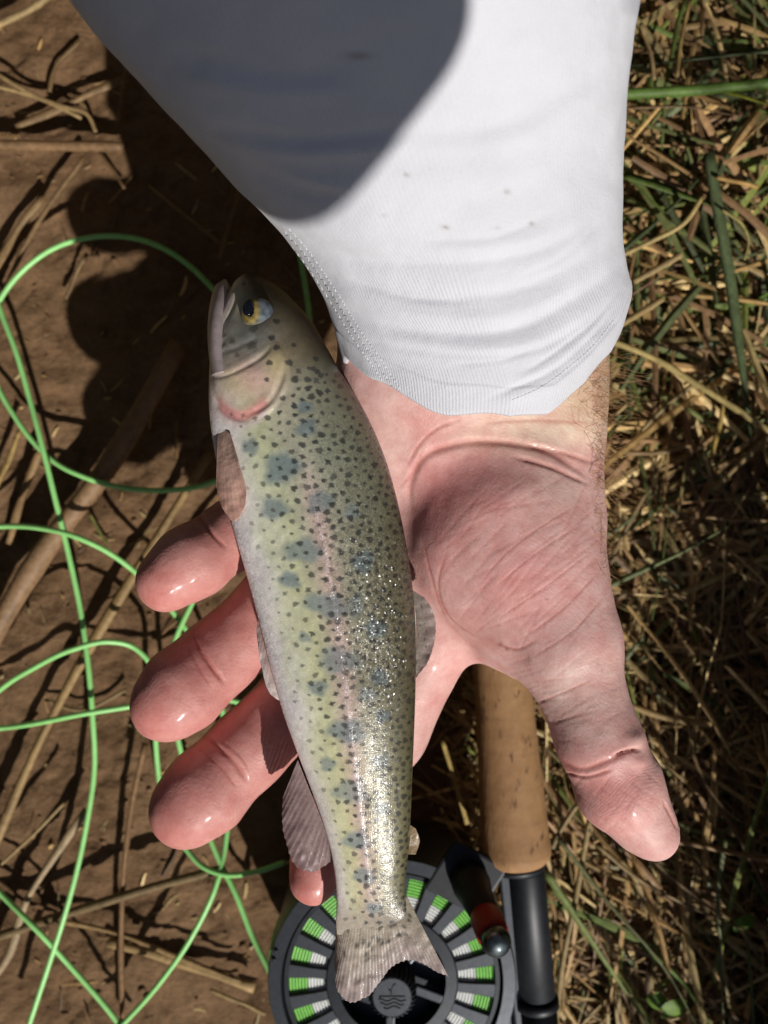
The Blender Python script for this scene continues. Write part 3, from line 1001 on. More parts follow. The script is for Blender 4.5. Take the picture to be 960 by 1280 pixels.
V, Fc = lathe([(0.0085, -0.0008), (0.0100, -0.0008), (0.0100, 0.0014), (0.0060, 0.0016)], g0 + dn * 0.0006, dn, 40)
mb.put(V, Fc)
add('grip_ring', mb.mesh('grip_ring'), M_BLACK, rod)


def box(c, ex, ey, ez, mbx, bev=0.0):
    """c centre, ex ey ez half-axis vectors"""
    c, ex, ey, ez = map(np.asarray, (c, ex, ey, ez))
    bmm = bmesh.new()
    bmesh.ops.create_cube(bmm, size=2)
    if bev:
        for v in bmm.verts:
            v.co = Vector((v.co.x * np.linalg.norm(ex), v.co.y * np.linalg.norm(ey), v.co.z * np.linalg.norm(ez)))
        bmesh.ops.bevel(bmm, geom=bmm.edges[:], offset=bev, segments=2, affect='EDGES', profile=0.6)
        for v in bmm.verts:
            v.co = Vector((v.co.x / np.linalg.norm(ex), v.co.y / np.linalg.norm(ey), v.co.z / np.linalg.norm(ez)))
    bmm.verts.index_update()
    vs = [c + ex * v.co.x + ey * v.co.y + ez * v.co.z for v in bmm.verts]
    fs = [[v.index for v in f.verts] for f in bmm.faces]
    bmm.free()
    mbx.put(vs, fs)


RC = W(490, 1229, 0.055)          # centre of the spool face
reel = empty('fly_reel', (RC[0], RC[1], 0.012), 'large grey fly reel holding green line, lying face up under the fish tail', 'fishing reel')
RR = 0.0432
zt = 0.055


def rl(profile, name, mat, parent=reel, seg=96, smooth=True, o=(0, 0)):
    mb_ = MB()
    V, Fc = lathe(profile, (RC[0] + o[0], RC[1] + o[1], 0), (0, 0, 1), seg)
    mb_.put(V, Fc)
    return add(name, mb_.mesh(name, smooth), mat, parent)


# frame: outer rim ring, back plate
fr = rl([(0.0, 0.012), (RR, 0.012), (RR + 0.0006, 0.014), (RR + 0.0006, zt - 0.002), (RR, zt), (RR - 0.0042, zt + 0.0002), (RR - 0.0047, zt - 0.001), (RR - 0.0047, 0.018), (0.0, 0.018)], 'frame', M_GREY)
m_ = fr.modifiers.new('edge', 'EDGE_SPLIT'); m_.split_angle = math.radians(35)
# spool: rim ring with teeth, hub, spokes between windows
r_out, r_o, r_i = RR - 0.0053, RR - 0.0068, 0.0225
sp = rl([(r_out, 0.022), (r_out, zt - 0.0012), (r_o, zt - 0.0012), (r_o, zt - 0.0036), (r_out - 0.001, 0.022)], 'spool_rim', M_GREYD)
sp.modifiers.new('edge', 'EDGE_SPLIT').split_angle = math.radians(35)
NW = 20
for k in range(NW):
    a = 2 * math.pi * (k + 0.5) / NW + 0.06
    d = np.array([math.cos(a), math.sin(a), 0]); s = np.array([-math.sin(a), math.cos(a), 0])
    # tapered spoke
    w0, w1 = 0.0018, 0.0028
    V, Fc = [], []
    for rr, ww in ((r_i - 0.002, w0), (0.028, w0 + 0.0002), (r_o + 0.0004, w1)):
        for sg, zz in ((-1, zt - 0.0036), (-1, zt - 0.0019), (-0.8, zt - 0.0014), (0.8, zt - 0.0014), (1, zt - 0.0019), (1, zt - 0.0036)):
            V.append(np.array([RC[0], RC[1], zz]) + d * rr + s * ww * sg)
    for i in range(2):
        for j in range(6):
            Fc.append((i * 6 + j, i * 6 + (j + 1) % 6, (i + 1) * 6 + (j + 1) % 6, (i + 1) * 6 + j))
    Fc += [tuple(range(6)), tuple(range(17, 11, -1))]
    if k == 0:
        pass
    mb = MB(); mb.put(V, Fc)
    me = mb.mesh('spoke', False)
    me.flip_normals() if False else None
    add('spoke', me, M_GREY, reel)
# wound line: green outside, white backing inside, concentric turns as real ridges
prof = []
r = 0.0205
while r < r_out - 0.0010:
    for q in range(5):
        a = math.pi * q / 4
        prof.append((r - 0.00055 * math.cos(a), zt - 0.0034 + 0.00075 * math.sin(a)))
    r += 0.0011
pw = [p for p in prof if p[0] < 0.0298]
pg_ = [p for p in prof if p[0] >= 0.0290]
rl(pw, 'backing', M_BACK)
rl(pg_, 'wound_line', M_WOUND)
# inner plate; its dark metal also stands in for shadow over the hub
ip = rl([(0.0235, zt - 0.0080), (0.0235, zt - 0.0016), (0.0228, zt - 0.0010), (0.0190, zt - 0.0008), (0.0186, zt - 0.0070), (0.0, zt - 0.0070)], 'hub_plate', M_GREYD)
ip.modifiers.new('edge', 'EDGE_SPLIT').split_angle = math.radians(35)
# ribs crossing the sunken hub
for k in range(5):
    a = 2 * math.pi * k / 5 + 0.9
    mb = MB()
    d = np.array([math.cos(a), math.sin(a), 0]); s = np.array([-math.sin(a), math.cos(a), 0])
    box(np.array([RC[0], RC[1], zt - 0.0024]) + d * 0.0138, d * 0.0052, s * 0.0016, (0, 0, 0.0012), mb, 0.0005)
    add('hub_rib', mb.mesh('hub_rib', False), M_GREY, reel)
# drag knob with knurls, raised
kn0 = zt + 0.001
kr = 0.0083
mb = MB()
V, Fc = [], []
NK = 28
seg = NK * 4
prf = [(kr, zt - 0.002), (kr, kn0 + 0.0062), (kr - 0.0012, kn0 + 0.0078), (kr - 0.0016, kn0 + 0.0080), (kr - 0.0018, kn0 + 0.0074), (0.0, kn0 + 0.0074)]
for r_, h_ in prf:
    for j in range(seg):
        a = 2 * math.pi * j / seg
        rr = r_ - (0.0009 if (j % 4) in (2, 3) and r_ > kr - 0.0014 else 0)
        V.append((RC[0] + rr * math.cos(a), RC[1] + rr * math.sin(a), h_))
for i in range(len(prf) - 1):
    for j in range(seg):
        k = (j + 1) % seg
        Fc.append((i * seg + j, i * seg + k, (i + 1) * seg + k, (i + 1) * seg + j))
mb.put(V, Fc)
knob = add('drag_knob', mb.mesh('drag_knob', False), M_GREYD, reel)
ztop = kn0 + 0.0074
mb = MB()
V, Fc = lathe([(0.0066, ztop - 0.001), (0.0066, ztop + 0.0005), (0.0064, ztop + 0.0007), (0, ztop + 0.0007)], (RC[0], RC[1], 0), (0, 0, 1), 64)
mb.put(V, Fc)
cap = add('knob_cap', mb.mesh('knob_cap', False), M_GREY, knob)
# emblem: a stem over three waves, cut as dark raised strokes
mb = MB()
for w0 in range(4):
    yy = 0.0004 - 0.00125 * w0
    hw = [0.0044, 0.0046, 0.0040, 0.0028][w0]
    xs = np.linspace(-hw, hw, 18)
    path = np.stack([RC[0] + xs, RC[1] + yy + 0.00042 * np.sin(xs * 1300 + 0.6) * (0 if w0 == 0 else 1), np.full(18, ztop + 0.0008)], 1)
    V, Fc = tube(path, 0.00026, 6, 0.6); mb.put(V, Fc)
for seg_ in ([(-0.0002, 0.0006), (-0.0003, 0.0022), (0.0002, 0.0036), (0.0011, 0.0048)], [(-0.0003, 0.0020), (-0.0011, 0.0028)]):
    path = catmull(np.array([(RC[0] + a, RC[1] + b, ztop + 0.0008) for a, b in seg_]), 10)
    V, Fc = tube(path, 0.00026, 6, 0.6); mb.put(V, Fc)
add('emblem', mb.mesh('emblem'), M_BLACK, knob)
# crank handle: black post, red collar, metal ball end
h0 = W(586, 1098, zt + 0.000); h1 = W(606, 1140, 0.0735); h2 = W(618, 1172, 0.083); h3 = W(623, 1184, 0.089)
hd = (h2 - h0); hl = np.linalg.norm(hd); hd /= hl
mb = MB()
V, Fc = lathe([(0, 0), (0.0066, 0.0), (0.0067, 0.004), (0.0056, 0.010), (0.0048, hl * 0.64), (0.0044, hl * 0.66)], h0, hd, 40); mb.put(V, Fc)
hn = add('handle', mb.mesh('handle'), M_BLACK, reel)
mb = MB()
V, Fc = lathe([(0.0042, hl * 0.64), (0.0051, hl * 0.66), (0.0053, hl * 0.75), (0.0053, hl * 0.94), (0.0050, hl * 0.97), (0.003, hl * 0.98)], h0, hd, 40); mb.put(V, Fc)
add('red_collar', mb.mesh('red_collar'), M_RED, hn)
mb = MB()
V, Fc = lathe([(0.0036, hl * 0.965), (0.0046, hl * 0.99), (0.0049, hl * 1.05), (0.0046, hl * 1.11), (0.0036, hl * 1.16), (0.0020, hl * 1.19), (0, hl * 1.20)], h0, hd, 40); mb.put(V, Fc)
add('handle_tip', mb.mesh('handle_tip'), M_SILVER, hn)
mb = MB()
box(h0 + np.array([-0.001, 0.0, -0.0008]), (0.0055, 0.0085, 0), (0.0095, -0.005, 0), (0, 0, 0.0012), mb, 0.001)
add('handle_plate', mb.mesh('handle_plate', False), M_BLACK, reel)
# reel foot
mb = MB()
f0, f1 = W(640, 1086, 0.045), W(662, 1300, 0.045)
fd = (f1 - f0); fl_ = np.linalg.norm(fd); fd /= fl_
fs_ = np.array([fd[1], -fd[0], 0])
box((f0 + f1) / 2 - fs_ * 0.0015 * 0 + np.array([0.0, 0, 0.0022]), fd * fl_ / 2, fs_ * 0.0052, (0, 0, 0.0018), mb, 0.0008)
box(np.array([RC[0] + RR + 0.0012, RC[1] - 0.010, 0.040]), (0.006, 0, 0), (0, 0.012, 0), (0, 0, 0.006), mb, 0.001)
add('reel_foot', mb.mesh('reel_foot', False), M_GREY, reel)
# frame screws
for sx_, sy_ in ((-0.0412, 0.0085), (-0.0405, 0.0115), (0.0395, 0.014)):
    rl([(0.0007, zt), (0.0007, zt + 0.0006), (0, zt + 0.0007)], 'screw', M_BLACK, o=(sx_, sy_), seg=12)

#@@HAND
# ------------------------------------------------------------------ the hand and forearm, one continuous skin
VOX = 0.0009
lo = np.array([-0.078, -0.126, 0.080])
hi = np.array([0.092, 0.150, 0.200])
dims = np.ceil((hi - lo) / VOX).astype(int)
gxs = [lo[i] + VOX * np.arange(dims[i]) for i in range(3)]


def field():
    return np.full(dims, 0.05, dtype=np.float32)


def cone_into(Fd, a, b, ra, rb, k=0.0, zs=1.0, pad=0.02, sub=False):
    a = np.asarray(a, float); b = np.asarray(b, float)
    m = max(ra, rb) + pad
    mn = np.minimum(a, b) - m
    mx = np.maximum(a, b) + m
    s = [slice(max(0, int((mn[i] - lo[i]) / VOX)), min(dims[i], int((mx[i] - lo[i]) / VOX) + 1)) for i in range(3)]
    if any(q.start >= q.stop for q in s):
        return
    x = gxs[0][s[0]][:, None, None].astype(np.float32) - a[0]
    y = gxs[1][s[1]][None, :, None].astype(np.float32) - a[1]
    z = (gxs[2][s[2]][None, None, :].astype(np.float32) - a[2]) / zs
    d = b - a
    d = np.array([d[0], d[1], d[2] / zs])
    L = max(float(d @ d), 1e-12)
    t = np.clip((x * d[0] + y * d[1] + z * d[2]) / L, 0, 1)
    D = np.sqrt((x - t * d[0]) ** 2 + (y - t * d[1]) ** 2 + (z - t * d[2]) ** 2) - (ra + (rb - ra) * t)
    if zs < 1:
        D *= zs ** 0.5
    D = D.astype(np.float32)
    blk = Fd[s[0], s[1], s[2]]
    if sub:
        D = -D
        if k > 0:
            h = np.clip(0.5 - 0.5 * (blk - D) / k, 0, 1)
            blk[...] = blk * (1 - h) + D * h + k * h * (1 - h)
        else:
            np.maximum(blk, D, out=blk)
        return
    if k > 0:
        h = np.clip(0.5 + 0.5 * (blk - D) / k, 0, 1)
        blk[...] = blk * (1 - h) + D * h - k * h * (1 - h)
    else:
        np.minimum(blk, D, out=blk)


def smin(A, B, k):
    h = np.clip(0.5 + 0.5 * (A - B) / k, 0, 1)
    return A * (1 - h) + B * h - k * h * (1 - h)


def chain(pts, rads, k=0.003, zs=1.0):
    Fd = field()
    for i in range(len(pts) - 1):
        cone_into(Fd, W(*pts[i]), W(*pts[i + 1]), rads[i], rads[i + 1], k if i else 0, zs)
    return Fd


# fingers: MCP, PIP, DIP, pad, tip
fingers = [
    ([(425, 575, .108), (350, 628, .104), (292, 668, .109), (240, 703, .116), (209, 727, .119)], [.0115, .0106, .0096, .0100, .0086]),
    ([(460, 650, .106), (352, 752, .100), (272, 822, .105), (228, 862, .110), (209, 881, .112)], [.0125, .0120, .0110, .0117, .0105]),
    ([(490, 735, .106), (385, 862, .098), (306, 940, .101), (256, 990, .105), (234, 1012, .107)], [.0130, .0122, .0114, .0122, .0110]),
    ([(545, 785, .104), (486, 915, .102), (430, 1010, .104), (402, 1070, .107), (392, 1100, .109)], [.0125, .0108, .0090, .0080, .0070]),
]
FG = None
for pts, rads in fingers:
    c_ = chain(pts, rads, 0.004)
    # belly of the middle and end segments
    FG = c_ if FG is None else np.minimum(FG, c_)
    del c_
# palm body
PM = field()
cone_into(PM, W(585, 500, .118), W(520, 740, .103), .0160, .0135, 0)
cone_into(PM, W(560, 500, .118), W(485, 690, .103), .0160, .0135, 0.008)
cone_into(PM, W(520, 490, .119), W(450, 620, .105), .0160, .0135, 0.008)
cone_into(PM, W(490, 490, .120), W(425, 575, .110), .0160, .0145, 0.008)
cone_into(PM, W(540, 640, .106), W(550, 770, .105), .0140, .0130, 0.008)
FG = smin(PM, FG, 0.007)
del PM
# thenar and thumb
TH = field()
cone_into(TH, W(612, 664, .1190), W(700, 800, .1285), .0210, .0128, 0)
cone_into(TH, W(612, 606, .1168), W(645, 690, .1195), .0192, .0195, 0.012)
cone_into(TH, W(652, 645, .1200), W(708, 800, .1290), .0192, .0126, 0.010)
cone_into(TH, W(585, 700, .1150), W(640, 770, .1180), .0165, .0130, 0.010)
cone_into(TH, W(706, 800, .1290), W(748, 925, .1350), .0128, .0104, 0.004)
cone_into(TH, W(748, 925, .1350), W(775, 985, .1340), .0105, .0112, 0.004)
cone_into(TH, W(775, 985, .1340), W(806, 1030, .1335), .0112, .0080, 0.003)
cone_into(TH, W(804, 1028, .1335), W(818, 1045, .1335), .0080, .0060, 0.003)
cone_into(TH, W(610, 745, .1080), W(672, 800, .1150), .0125, .0105, 0.006)
cone_into(TH, W(555, 785, .1020), W(650, 792, .1150), .0080, .0085, 0.007)
FG = smin(FG, TH, 0.0045)
del TH
# wrist and forearm
FA = field()
axw = W(590, 505, .1195)
axe = np.array([-0.006, 0.175, .1195 + 0.062])
fdir = (axe - axw) / np.linalg.norm(axe - axw)
fside = np.cross(fdir, (0, 0, 1)); fside /= np.linalg.norm(fside)
for sgn in (-1, -0.33, 0.33, 1):
    cone_into(FA, axw + fside * sgn * 0.0140 - fdir * 0.004, axe + fside * sgn * 0.020, .0172, .020, 0.010 if sgn > -1 else 0)
cone_into(FA, W(712, 425, .1240), W(699, 640, .1200), .0100, .0112, 0.012)
# tendons
for sgn in (-0.1, 0.25):
    cone_into(FA, axw + fside * sgn * 0.014 + np.array([0, 0, .0135]), axe + fside * sgn * 0.014 + np.array([0, 0, .013]), .0036, .003, 0.006)
FG = smin(FG, FA, 0.0075)
del FA


def surface_nets(Fd, lo, h):
    S = Fd < 0
    c = np.zeros(np.array(S.shape) - 1, dtype=np.int8)
    for dx in (0, 1):
        for dy in (0, 1):
            for dz in (0, 1):
                c += S[dx:S.shape[0] - 1 + dx, dy:S.shape[1] - 1 + dy, dz:S.shape[2] - 1 + dz]
    act = (c > 0) & (c < 8)
    I = np.argwhere(act)
    idx = np.full(act.shape, -1, dtype=np.int64)
    idx[act] = np.arange(len(I))
    acc = np.zeros((len(I), 3)); cnt = np.zeros(len(I))
    corners = [(0, 0, 0), (1, 0, 0), (0, 1, 0), (1, 1, 0), (0, 0, 1), (1, 0, 1), (0, 1, 1), (1, 1, 1)]
    val = [Fd[I[:, 0] + a, I[:, 1] + b, I[:, 2] + d_] for a, b, d_ in corners]
    for p in range(8):
        for q in range(p + 1, 8):
            dd = [abs(corners[p][i] - corners[q][i]) for i in range(3)]
            if sum(dd) != 1:
                continue
            m = (val[p] < 0) != (val[q] < 0)
            t = val[p] / (val[p] - val[q] + 1e-20)
            pos = np.array(corners[p])[None] * (1 - t[:, None]) + np.array(corners[q])[None] * t[:, None]
            acc[m] += pos[m]; cnt[m] += 1
    V = lo + (I + acc / cnt[:, None]) * h
    quads = []
    for ax_ in range(3):
        sh = list(S.shape)
        a = [slice(None)] * 3; b = [slice(None)] * 3
        a[ax_] = slice(0, sh[ax_] - 1); b[ax_] = slice(1, sh[ax_])
        ch = S[tuple(a)] != S[tuple(b)]
        E = np.argwhere(ch)
        u, v = [(1, 2), (2, 0), (0, 1)][ax_]
        E = E[(E[:, u] > 0) & (E[:, v] > 0) & (E[:, u] < sh[u] - 1) & (E[:, v] < sh[v] - 1)]
        def cell(du, dv):
            e = E.copy(); e[:, u] -= du; e[:, v] -= dv
            return idx[e[:, 0], e[:, 1], e[:, 2]]
        q = np.stack([cell(1, 1), cell(0, 1), cell(0, 0), cell(1, 0)], 1)
        ins = S[E[:, 0], E[:, 1], E[:, 2]]
        q[~ins] = q[~ins][:, ::-1]
        quads.append(q)
    return V, np.vstack(quads)


HV, HF = surface_nets(FG, lo, VOX)
del FG
hm = new_mesh('hand', HV, HF)
tmp = bpy.data.objects.new('tmp', hm); COL.objects.link(tmp)
md = tmp.modifiers.new('s', 'SMOOTH'); md.factor = 0.5; md.iterations = 4
md = tmp.modifiers.new('u', 'SUBSURF'); md.levels = 1; md.render_levels = 1
dg = bpy.context.evaluated_depsgraph_get()
hm2 = bpy.data.meshes.new_from_object(tmp.evaluated_get(dg))
bpy.data.objects.remove(tmp)
hm2.name = 'hand'
co = get_co(hm2); no = get_no(hm2)
hpx = to_px(co)


def poly_dist(px, pts):
    """distance in photo pixels to a smooth polyline, and the parameter along it"""
    C_ = catmull(np.array(pts, float), 8 * len(pts))
    mn = C_.min(0) - 60; mx = C_.max(0) + 60
    d = np.full(len(px), 1e3); tt = np.zeros(len(px))
    sel = np.where(np.all((px > mn) & (px < mx), axis=1))[0]
    if len(sel) == 0:
        return d, tt
    Q = px[sel]
    best = np.full(len(sel), 1e6); bt = np.zeros(len(sel))
    n = len(C_) - 1
    for i in range(n):
        a, b = C_[i], C_[i + 1]
        ab = b - a
        t = np.clip(((Q - a) @ ab) / (ab @ ab + 1e-9), 0, 1)
        dd = np.hypot(*(Q - a - t[:, None] * ab).T)
        m = dd < best
        best[m] = dd[m]; bt[m] = (i + t[m]) / n
    d[sel] = best; tt[sel] = bt
    return d, tt


# creases: (points in photo pixels, half width px, depth mm)
creases = [
    ([(512, 640), (514, 600), (530, 572), (570, 556), (630, 553), (690, 566), (740, 600)], 8, 0.6),
    ([(640, 570), (690, 584), (738, 606)], 5, 0.45),
    ([(655, 555), (705, 566), (745, 580)], 4.5, 0.35),
    ([(600, 530), (670, 526), (745, 530)], 4, 0.05),
    ([(508, 585), (525, 555), (548, 535), (575, 525)], 3.5, 0.22),
    ([(500, 610), (515, 590), (530, 560)], 3, 0.15),
    ([(693, 947), (725, 962), (762, 950), (798, 938)], 6, 0.3),
    ([(700, 965), (730, 972), (765, 962)], 3, 0.4),
    ([(768, 945), (785, 938), (800, 936)], 3.5, 1.0),
    ([(668, 880), (700, 868), (740, 850)], 2.5, 0.16),
    ([(690, 905), (730, 892)], 2, 0.10),
    ([(612, 740), (660, 700), (700, 672), (730, 655)], 2, 0.13),
    ([(620, 775), (680, 735), (738, 690)], 2, 0.14),
    ([(650, 800), (700, 765), (748, 715)], 2, 0.14),
    ([(665, 822), (715, 790), (755, 745)], 2, 0.12),
    ([(600, 730), (625, 700), (690, 650), (725, 630)], 2, 0.10),
    ([(560, 690), (548, 730), (565, 775), (600, 800)], 3, 0.14),
    ([(530, 680), (545, 740), (560, 780)], 3, 0.12),
    ([(620, 805), (645, 812), (672, 800)], 3, 0.15),
    ([(238, 792), (262, 830), (282, 856)], 5, 0.55),
    ([(250, 800), (268, 838), (280, 846)], 2.5, 0.15),
    ([(256, 922), (290, 950), (310, 978)], 5, 0.55),
    ([(276, 925), (302, 948), (312, 965)], 2.5, 0.15),
    ([(246, 640), (262, 662), (282, 685)], 4.5, 0.4),
    ([(830, 1002), (839, 1019), (847, 1037)], 3, 0.5),
    ([(232, 806), (248, 834), (266, 862)], 2.5, 0.12),
    ([(248, 936), (278, 962), (298, 988)], 2.5, 0.12),
    ([(322, 745), (345, 790), (352, 806)], 4, 0.35),
    ([(352, 870), (345, 845), (330, 835)], 3, 0.3),
]
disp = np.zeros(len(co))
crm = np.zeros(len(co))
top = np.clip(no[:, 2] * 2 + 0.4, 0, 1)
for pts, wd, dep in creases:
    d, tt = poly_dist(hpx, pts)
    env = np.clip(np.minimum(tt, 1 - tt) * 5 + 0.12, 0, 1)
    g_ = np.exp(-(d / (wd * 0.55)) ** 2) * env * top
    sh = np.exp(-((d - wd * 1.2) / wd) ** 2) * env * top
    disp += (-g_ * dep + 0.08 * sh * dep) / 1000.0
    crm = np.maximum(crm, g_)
# fine long wrinkles on the thumb mound and tip
rr2 = np.random.default_rng(3)
for k in range(46):
    cx, cy = rr2.uniform(560, 745), rr2.uniform(600, 800)
    L_ = rr2.uniform(20, 60); a = rr2.normal(-0.75, 0.18)
    pts = [(cx - L_ * math.cos(a), cy - L_ * math.sin(a)), (cx + rr2.uniform(-2, 2), cy + rr2.uniform(-2, 2)), (cx + L_ * math.cos(a), cy + L_ * math.sin(a))]
    d, tt = poly_dist(hpx, pts)
    g_ = np.exp(-(d / 1.7) ** 2) * np.clip(np.minimum(tt, 1 - tt) * 4, 0, 1) * top
    disp -= g_ * 0.00006
    crm = np.maximum(crm, 0.3 * g_)
for k in range(26):
    cx, cy = rr2.uniform(715, 815), rr2.uniform(970, 1045)
    L_ = rr2.uniform(10, 26); a = rr2.choice([0.7, 0.75, 2.2]) + rr2.normal(0, 0.15)
    pts = [(cx - L_ * math.cos(a), cy - L_ * math.sin(a)), (cx + L_ * math.cos(a), cy + L_ * math.sin(a))]
    d, tt = poly_dist(hpx, pts)
    g_ = np.exp(-(d / 1.6) ** 2) * np.clip(np.minimum(tt, 1 - tt) * 4, 0, 1) * top
    disp -= g_ * 0.00008
for k in range(30):
    cx, cy = rr2.uniform(640, 770), rr2.uniform(820, 930)
    L_ = rr2.uniform(15, 40); a = rr2.normal(-0.35, 0.2)
    pts = [(cx - L_ * math.cos(a), cy - L_ * math.sin(a)), (cx + L_ * math.cos(a), cy + L_ * math.sin(a))]
    d, tt = poly_dist(hpx, pts)
    g_ = np.exp(-(d / 1.6) ** 2) * np.clip(np.minimum(tt, 1 - tt) * 4, 0, 1) * top
    disp -= g_ * 0.00006
# skin folds bulging at the thumb joint
for cx, cy, r_, hgt in ((794, 925, 11, 0.9), (798, 952, 10, 0.8), (575, 700, 40, 0.6), (620, 745, 35, 0.4)):
    g_ = np.exp(-((hpx[:, 0] - cx) ** 2 + (hpx[:, 1] - cy) ** 2) / r_ ** 2)
    disp += g_ * hgt / 1000
disp += (fbm(co * 80, 3, 11) - 0.5) * 0.0010
co2 = co + no * disp[:, None]
put_co(hm2, co2)

# skin colour: pink palm, red finger pads, pale yellowish wrist
pink = np.array([0.67, 0.42, 0.385]); red = np.array([0.56, 0.255, 0.225]); pale = np.array([0.72, 0.56, 0.44]); fore = np.array([0.60, 0.44, 0.31]); white = np.array([0.73, 0.57, 0.50])
x_, y_ = hpx[:, 0], hpx[:, 1]


def blob(cx, cy, rx, ry, rot=0.0):
    c, s = math.cos(rot), math.sin(rot)
    u = ((x_ - cx) * c + (y_ - cy) * s) / rx
    v = (-(x_ - cx) * s + (y_ - cy) * c) / ry
    return np.exp(-(u * u + v * v))


skin = np.tile(pink, (len(co), 1))


def lay(col, m):
    global skin
    m = np.clip(m, 0, 1)[:, None]
    skin = skin * (1 - m) + np.array(col) * m


nzA = fbm(co * 60, 3, 21)[:, ]
lay(red, sstep(470, 400, x_) * sstep(560, 640, y_) * 0.9)
lay(pale, sstep(585, 540, y_) * sstep(520, 640, x_ + (nzA - 0.5) * 60) * 0.9)
lay(white, 0.45 * blob(720, 870, 60, 60) + 0.45 * blob(690, 610, 60, 30) + 0.25 * blob(480, 540, 40, 50))
lay((0.62, 0.25, 0.24), 0.6 * blob(600, 610, 60, 45) + 0.6 * blob(545, 640, 30, 80) + 0.55 * blob(650, 730, 55, 55))
lay((0.58, 0.22, 0.20), 0.65 * blob(765, 1000, 50, 55) + 0.5 * blob(700, 955, 30, 22))
lay(red, 0.35 * blob(600, 800, 60, 22) + 0.35 * blob(560, 870, 30, 60) + 0.45 * blob(545, 530, 40, 22))
lay((0.60, 0.17, 0.14), 0.35 * (blob(195, 745, 40, 35) + blob(185, 905, 40, 35) + blob(205, 1040, 40, 35) + blob(390, 1110, 35, 35)))
lay(fore, sstep(560, 500, y_) * sstep(670, 730, x_))
lay((0.36, 0.07, 0.045), crm * 0.45)  # creases reddened and darkened, their shade put into the colour
lay((0.24, 0.09, 0.04), 0.7 * (blob(625, 806, 3.5, 3) + blob(633, 812, 2, 2)) + 0.35 * (blob(748, 830, 3, 3) + blob(752, 838, 2, 2) + blob(660, 824, 2.5, 6) + blob(188, 715, 7, 4)))
mott = fbm(co * 180, 3, 33)
skin *= (0.93 + 0.14 * mott)[:, None]
set_color(hm2, skin)
# friction ridges circle each finger pad
rd = np.zeros(len(co)); rmask = np.zeros(len(co))
for cx, cy, z_, R_ in ((222, 716, .119, .016), (225, 866, .112, .018), (248, 996, .107, .019), (398, 1086, .109, .015), (792, 1015, .1335, .017)):
    c_ = W(cx, cy, z_)
    q_ = co - c_
    d_ = np.sqrt(q_[:, 0] ** 2 + (q_[:, 1] * 0.8) ** 2 + 0.3 * q_[:, 2] ** 2)
    m_ = sstep(R_, R_ * 0.75, d_)
    near = m_ > rmask
    rd[near] = d_[near] * 1000
    rmask = np.maximum(rmask, m_)
rd += (fbm(co * 130, 2, 15) - 0.5) * 4.5
set_float(hm2, rd, 'ridge'); set_float(hm2, rmask * np.clip(no[:, 2] * 2, 0, 1), 'ridge_on')

person = empty('person', (0.02, 0.14, 0.0), 'left hand and forearm in white sleeve, palm up, cradling a trout', 'person')
hand = add('hand', hm2, M_SKIN, person)
hand_bvh = BVHTree.FromPolygons([tuple(v) for v in co2], [tuple(p.vertices) for p in hm2.polygons])

# thumb nail seen edge-on
mb = MB()
nc = W(831, 1019, .1312)
td = W(840, 1050, .1318) - W(806, 985, .1318); td /= np.linalg.norm(td)
outw = np.array([td[1], -td[0], 0]) * -1
if outw[0] < 0:
    outw = -outw
V, Fc = [], []
for i in range(9):
    u = (i / 8 - 0.5) * 2
    for j in range(9):
        v = (j / 8 - 0.5) * 2
        p = nc + td * u * 0.0042 + np.array([0, 0, 1]) * v * 0.0058 * math.sqrt(1 - 0.25 * u * u) + outw * (0.0014 - 0.0026 * v * v + 0.0005 * u)
        V.append(p)
for i in range(8):
    for j in range(8):
        Fc.append((i * 9 + j, i * 9 + j + 1, (i + 1) * 9 + j + 1, (i + 1) * 9 + j))
mb.put(V, Fc)
nl = add('thumb_nail', mb.mesh('thumb_nail'), M_NAIL, person)
nl.modifiers.new('thick', 'SOLIDIFY').thickness = 0.0006

# ------------------------------------------------------------------ sleeve
stn = [  # left px, right px, z, thickness
    ((432, 452), (776, 392), .1345, .0225),
    ((424, 425), (784, 362), .1360, .0240),
    ((408, 378), (779, 322), .1390, .0250),
    ((372, 315), (774, 280), .1435, .0265),
    ((330, 262), (775, 225), .1480, .0285),
    ((255, 185), (779, 140), .1560, .0320),
    ((175, 100), (788, 50), .1640, .0360),
    ((95, 0), (797, -50), .1720, .0400),
]
Ls = [W(*a, z) for a, b, z, t in stn]
Rs = [W(*b, z) for a, b, z, t in stn]
Ts = [t for *_, t in stn]
for k in range(6):
    dL = (Ls[-1] - Ls[-2]); dR = (Rs[-1] - Rs[-2])
    dm = (dL + dR) / 2; dm = dm / np.linalg.norm(dm) * 0.026
    half = (Rs[-1] - Ls[-1]) / 2 * (1.02)
    c_ = (Ls[-1] + Rs[-1]) / 2 + dm
    Ls.append(c_ - half); Rs.append(c_ + half); Ts.append(Ts[-1] * 1.03)
K = np.array([np.concatenate([a, b, [t]]) for a, b, t in zip(Ls, Rs, Ts)])
NR, NA = 620, 420
KK = catmull(K, NR)
Lc, Rc_, Tc = KK[:, :3], KK[:, 3:6], KK[:, 6]
Cc = (Lc + Rc_) / 2
A_ = (Rc_ - Lc) / 2
AX = np.gradient(Cc, axis=0)
for _ in range(60):
    AX[1:-1] = (AX[:-2] + AX[1:-1] + AX[2:]) / 3
AX /= np.linalg.norm(AX, axis=1)[:, None]
B_ = np.cross(A_, AX); B_ /= np.linalg.norm(B_, axis=1)[:, None]
th = np.linspace(0, 2 * math.pi, NA, endpoint=False)
ct, st_ = np.cos(th), np.sin(th)
ex = 0.92
cs = np.sign(ct) * np.abs(ct) ** ex
sn = np.sign(st_) * np.abs(st_) ** ex
SV = Cc[:, None] + A_[:, None] * cs[None, :, None] + B_[:, None] * (Tc[:, None] * sn[None])[:, :, None]
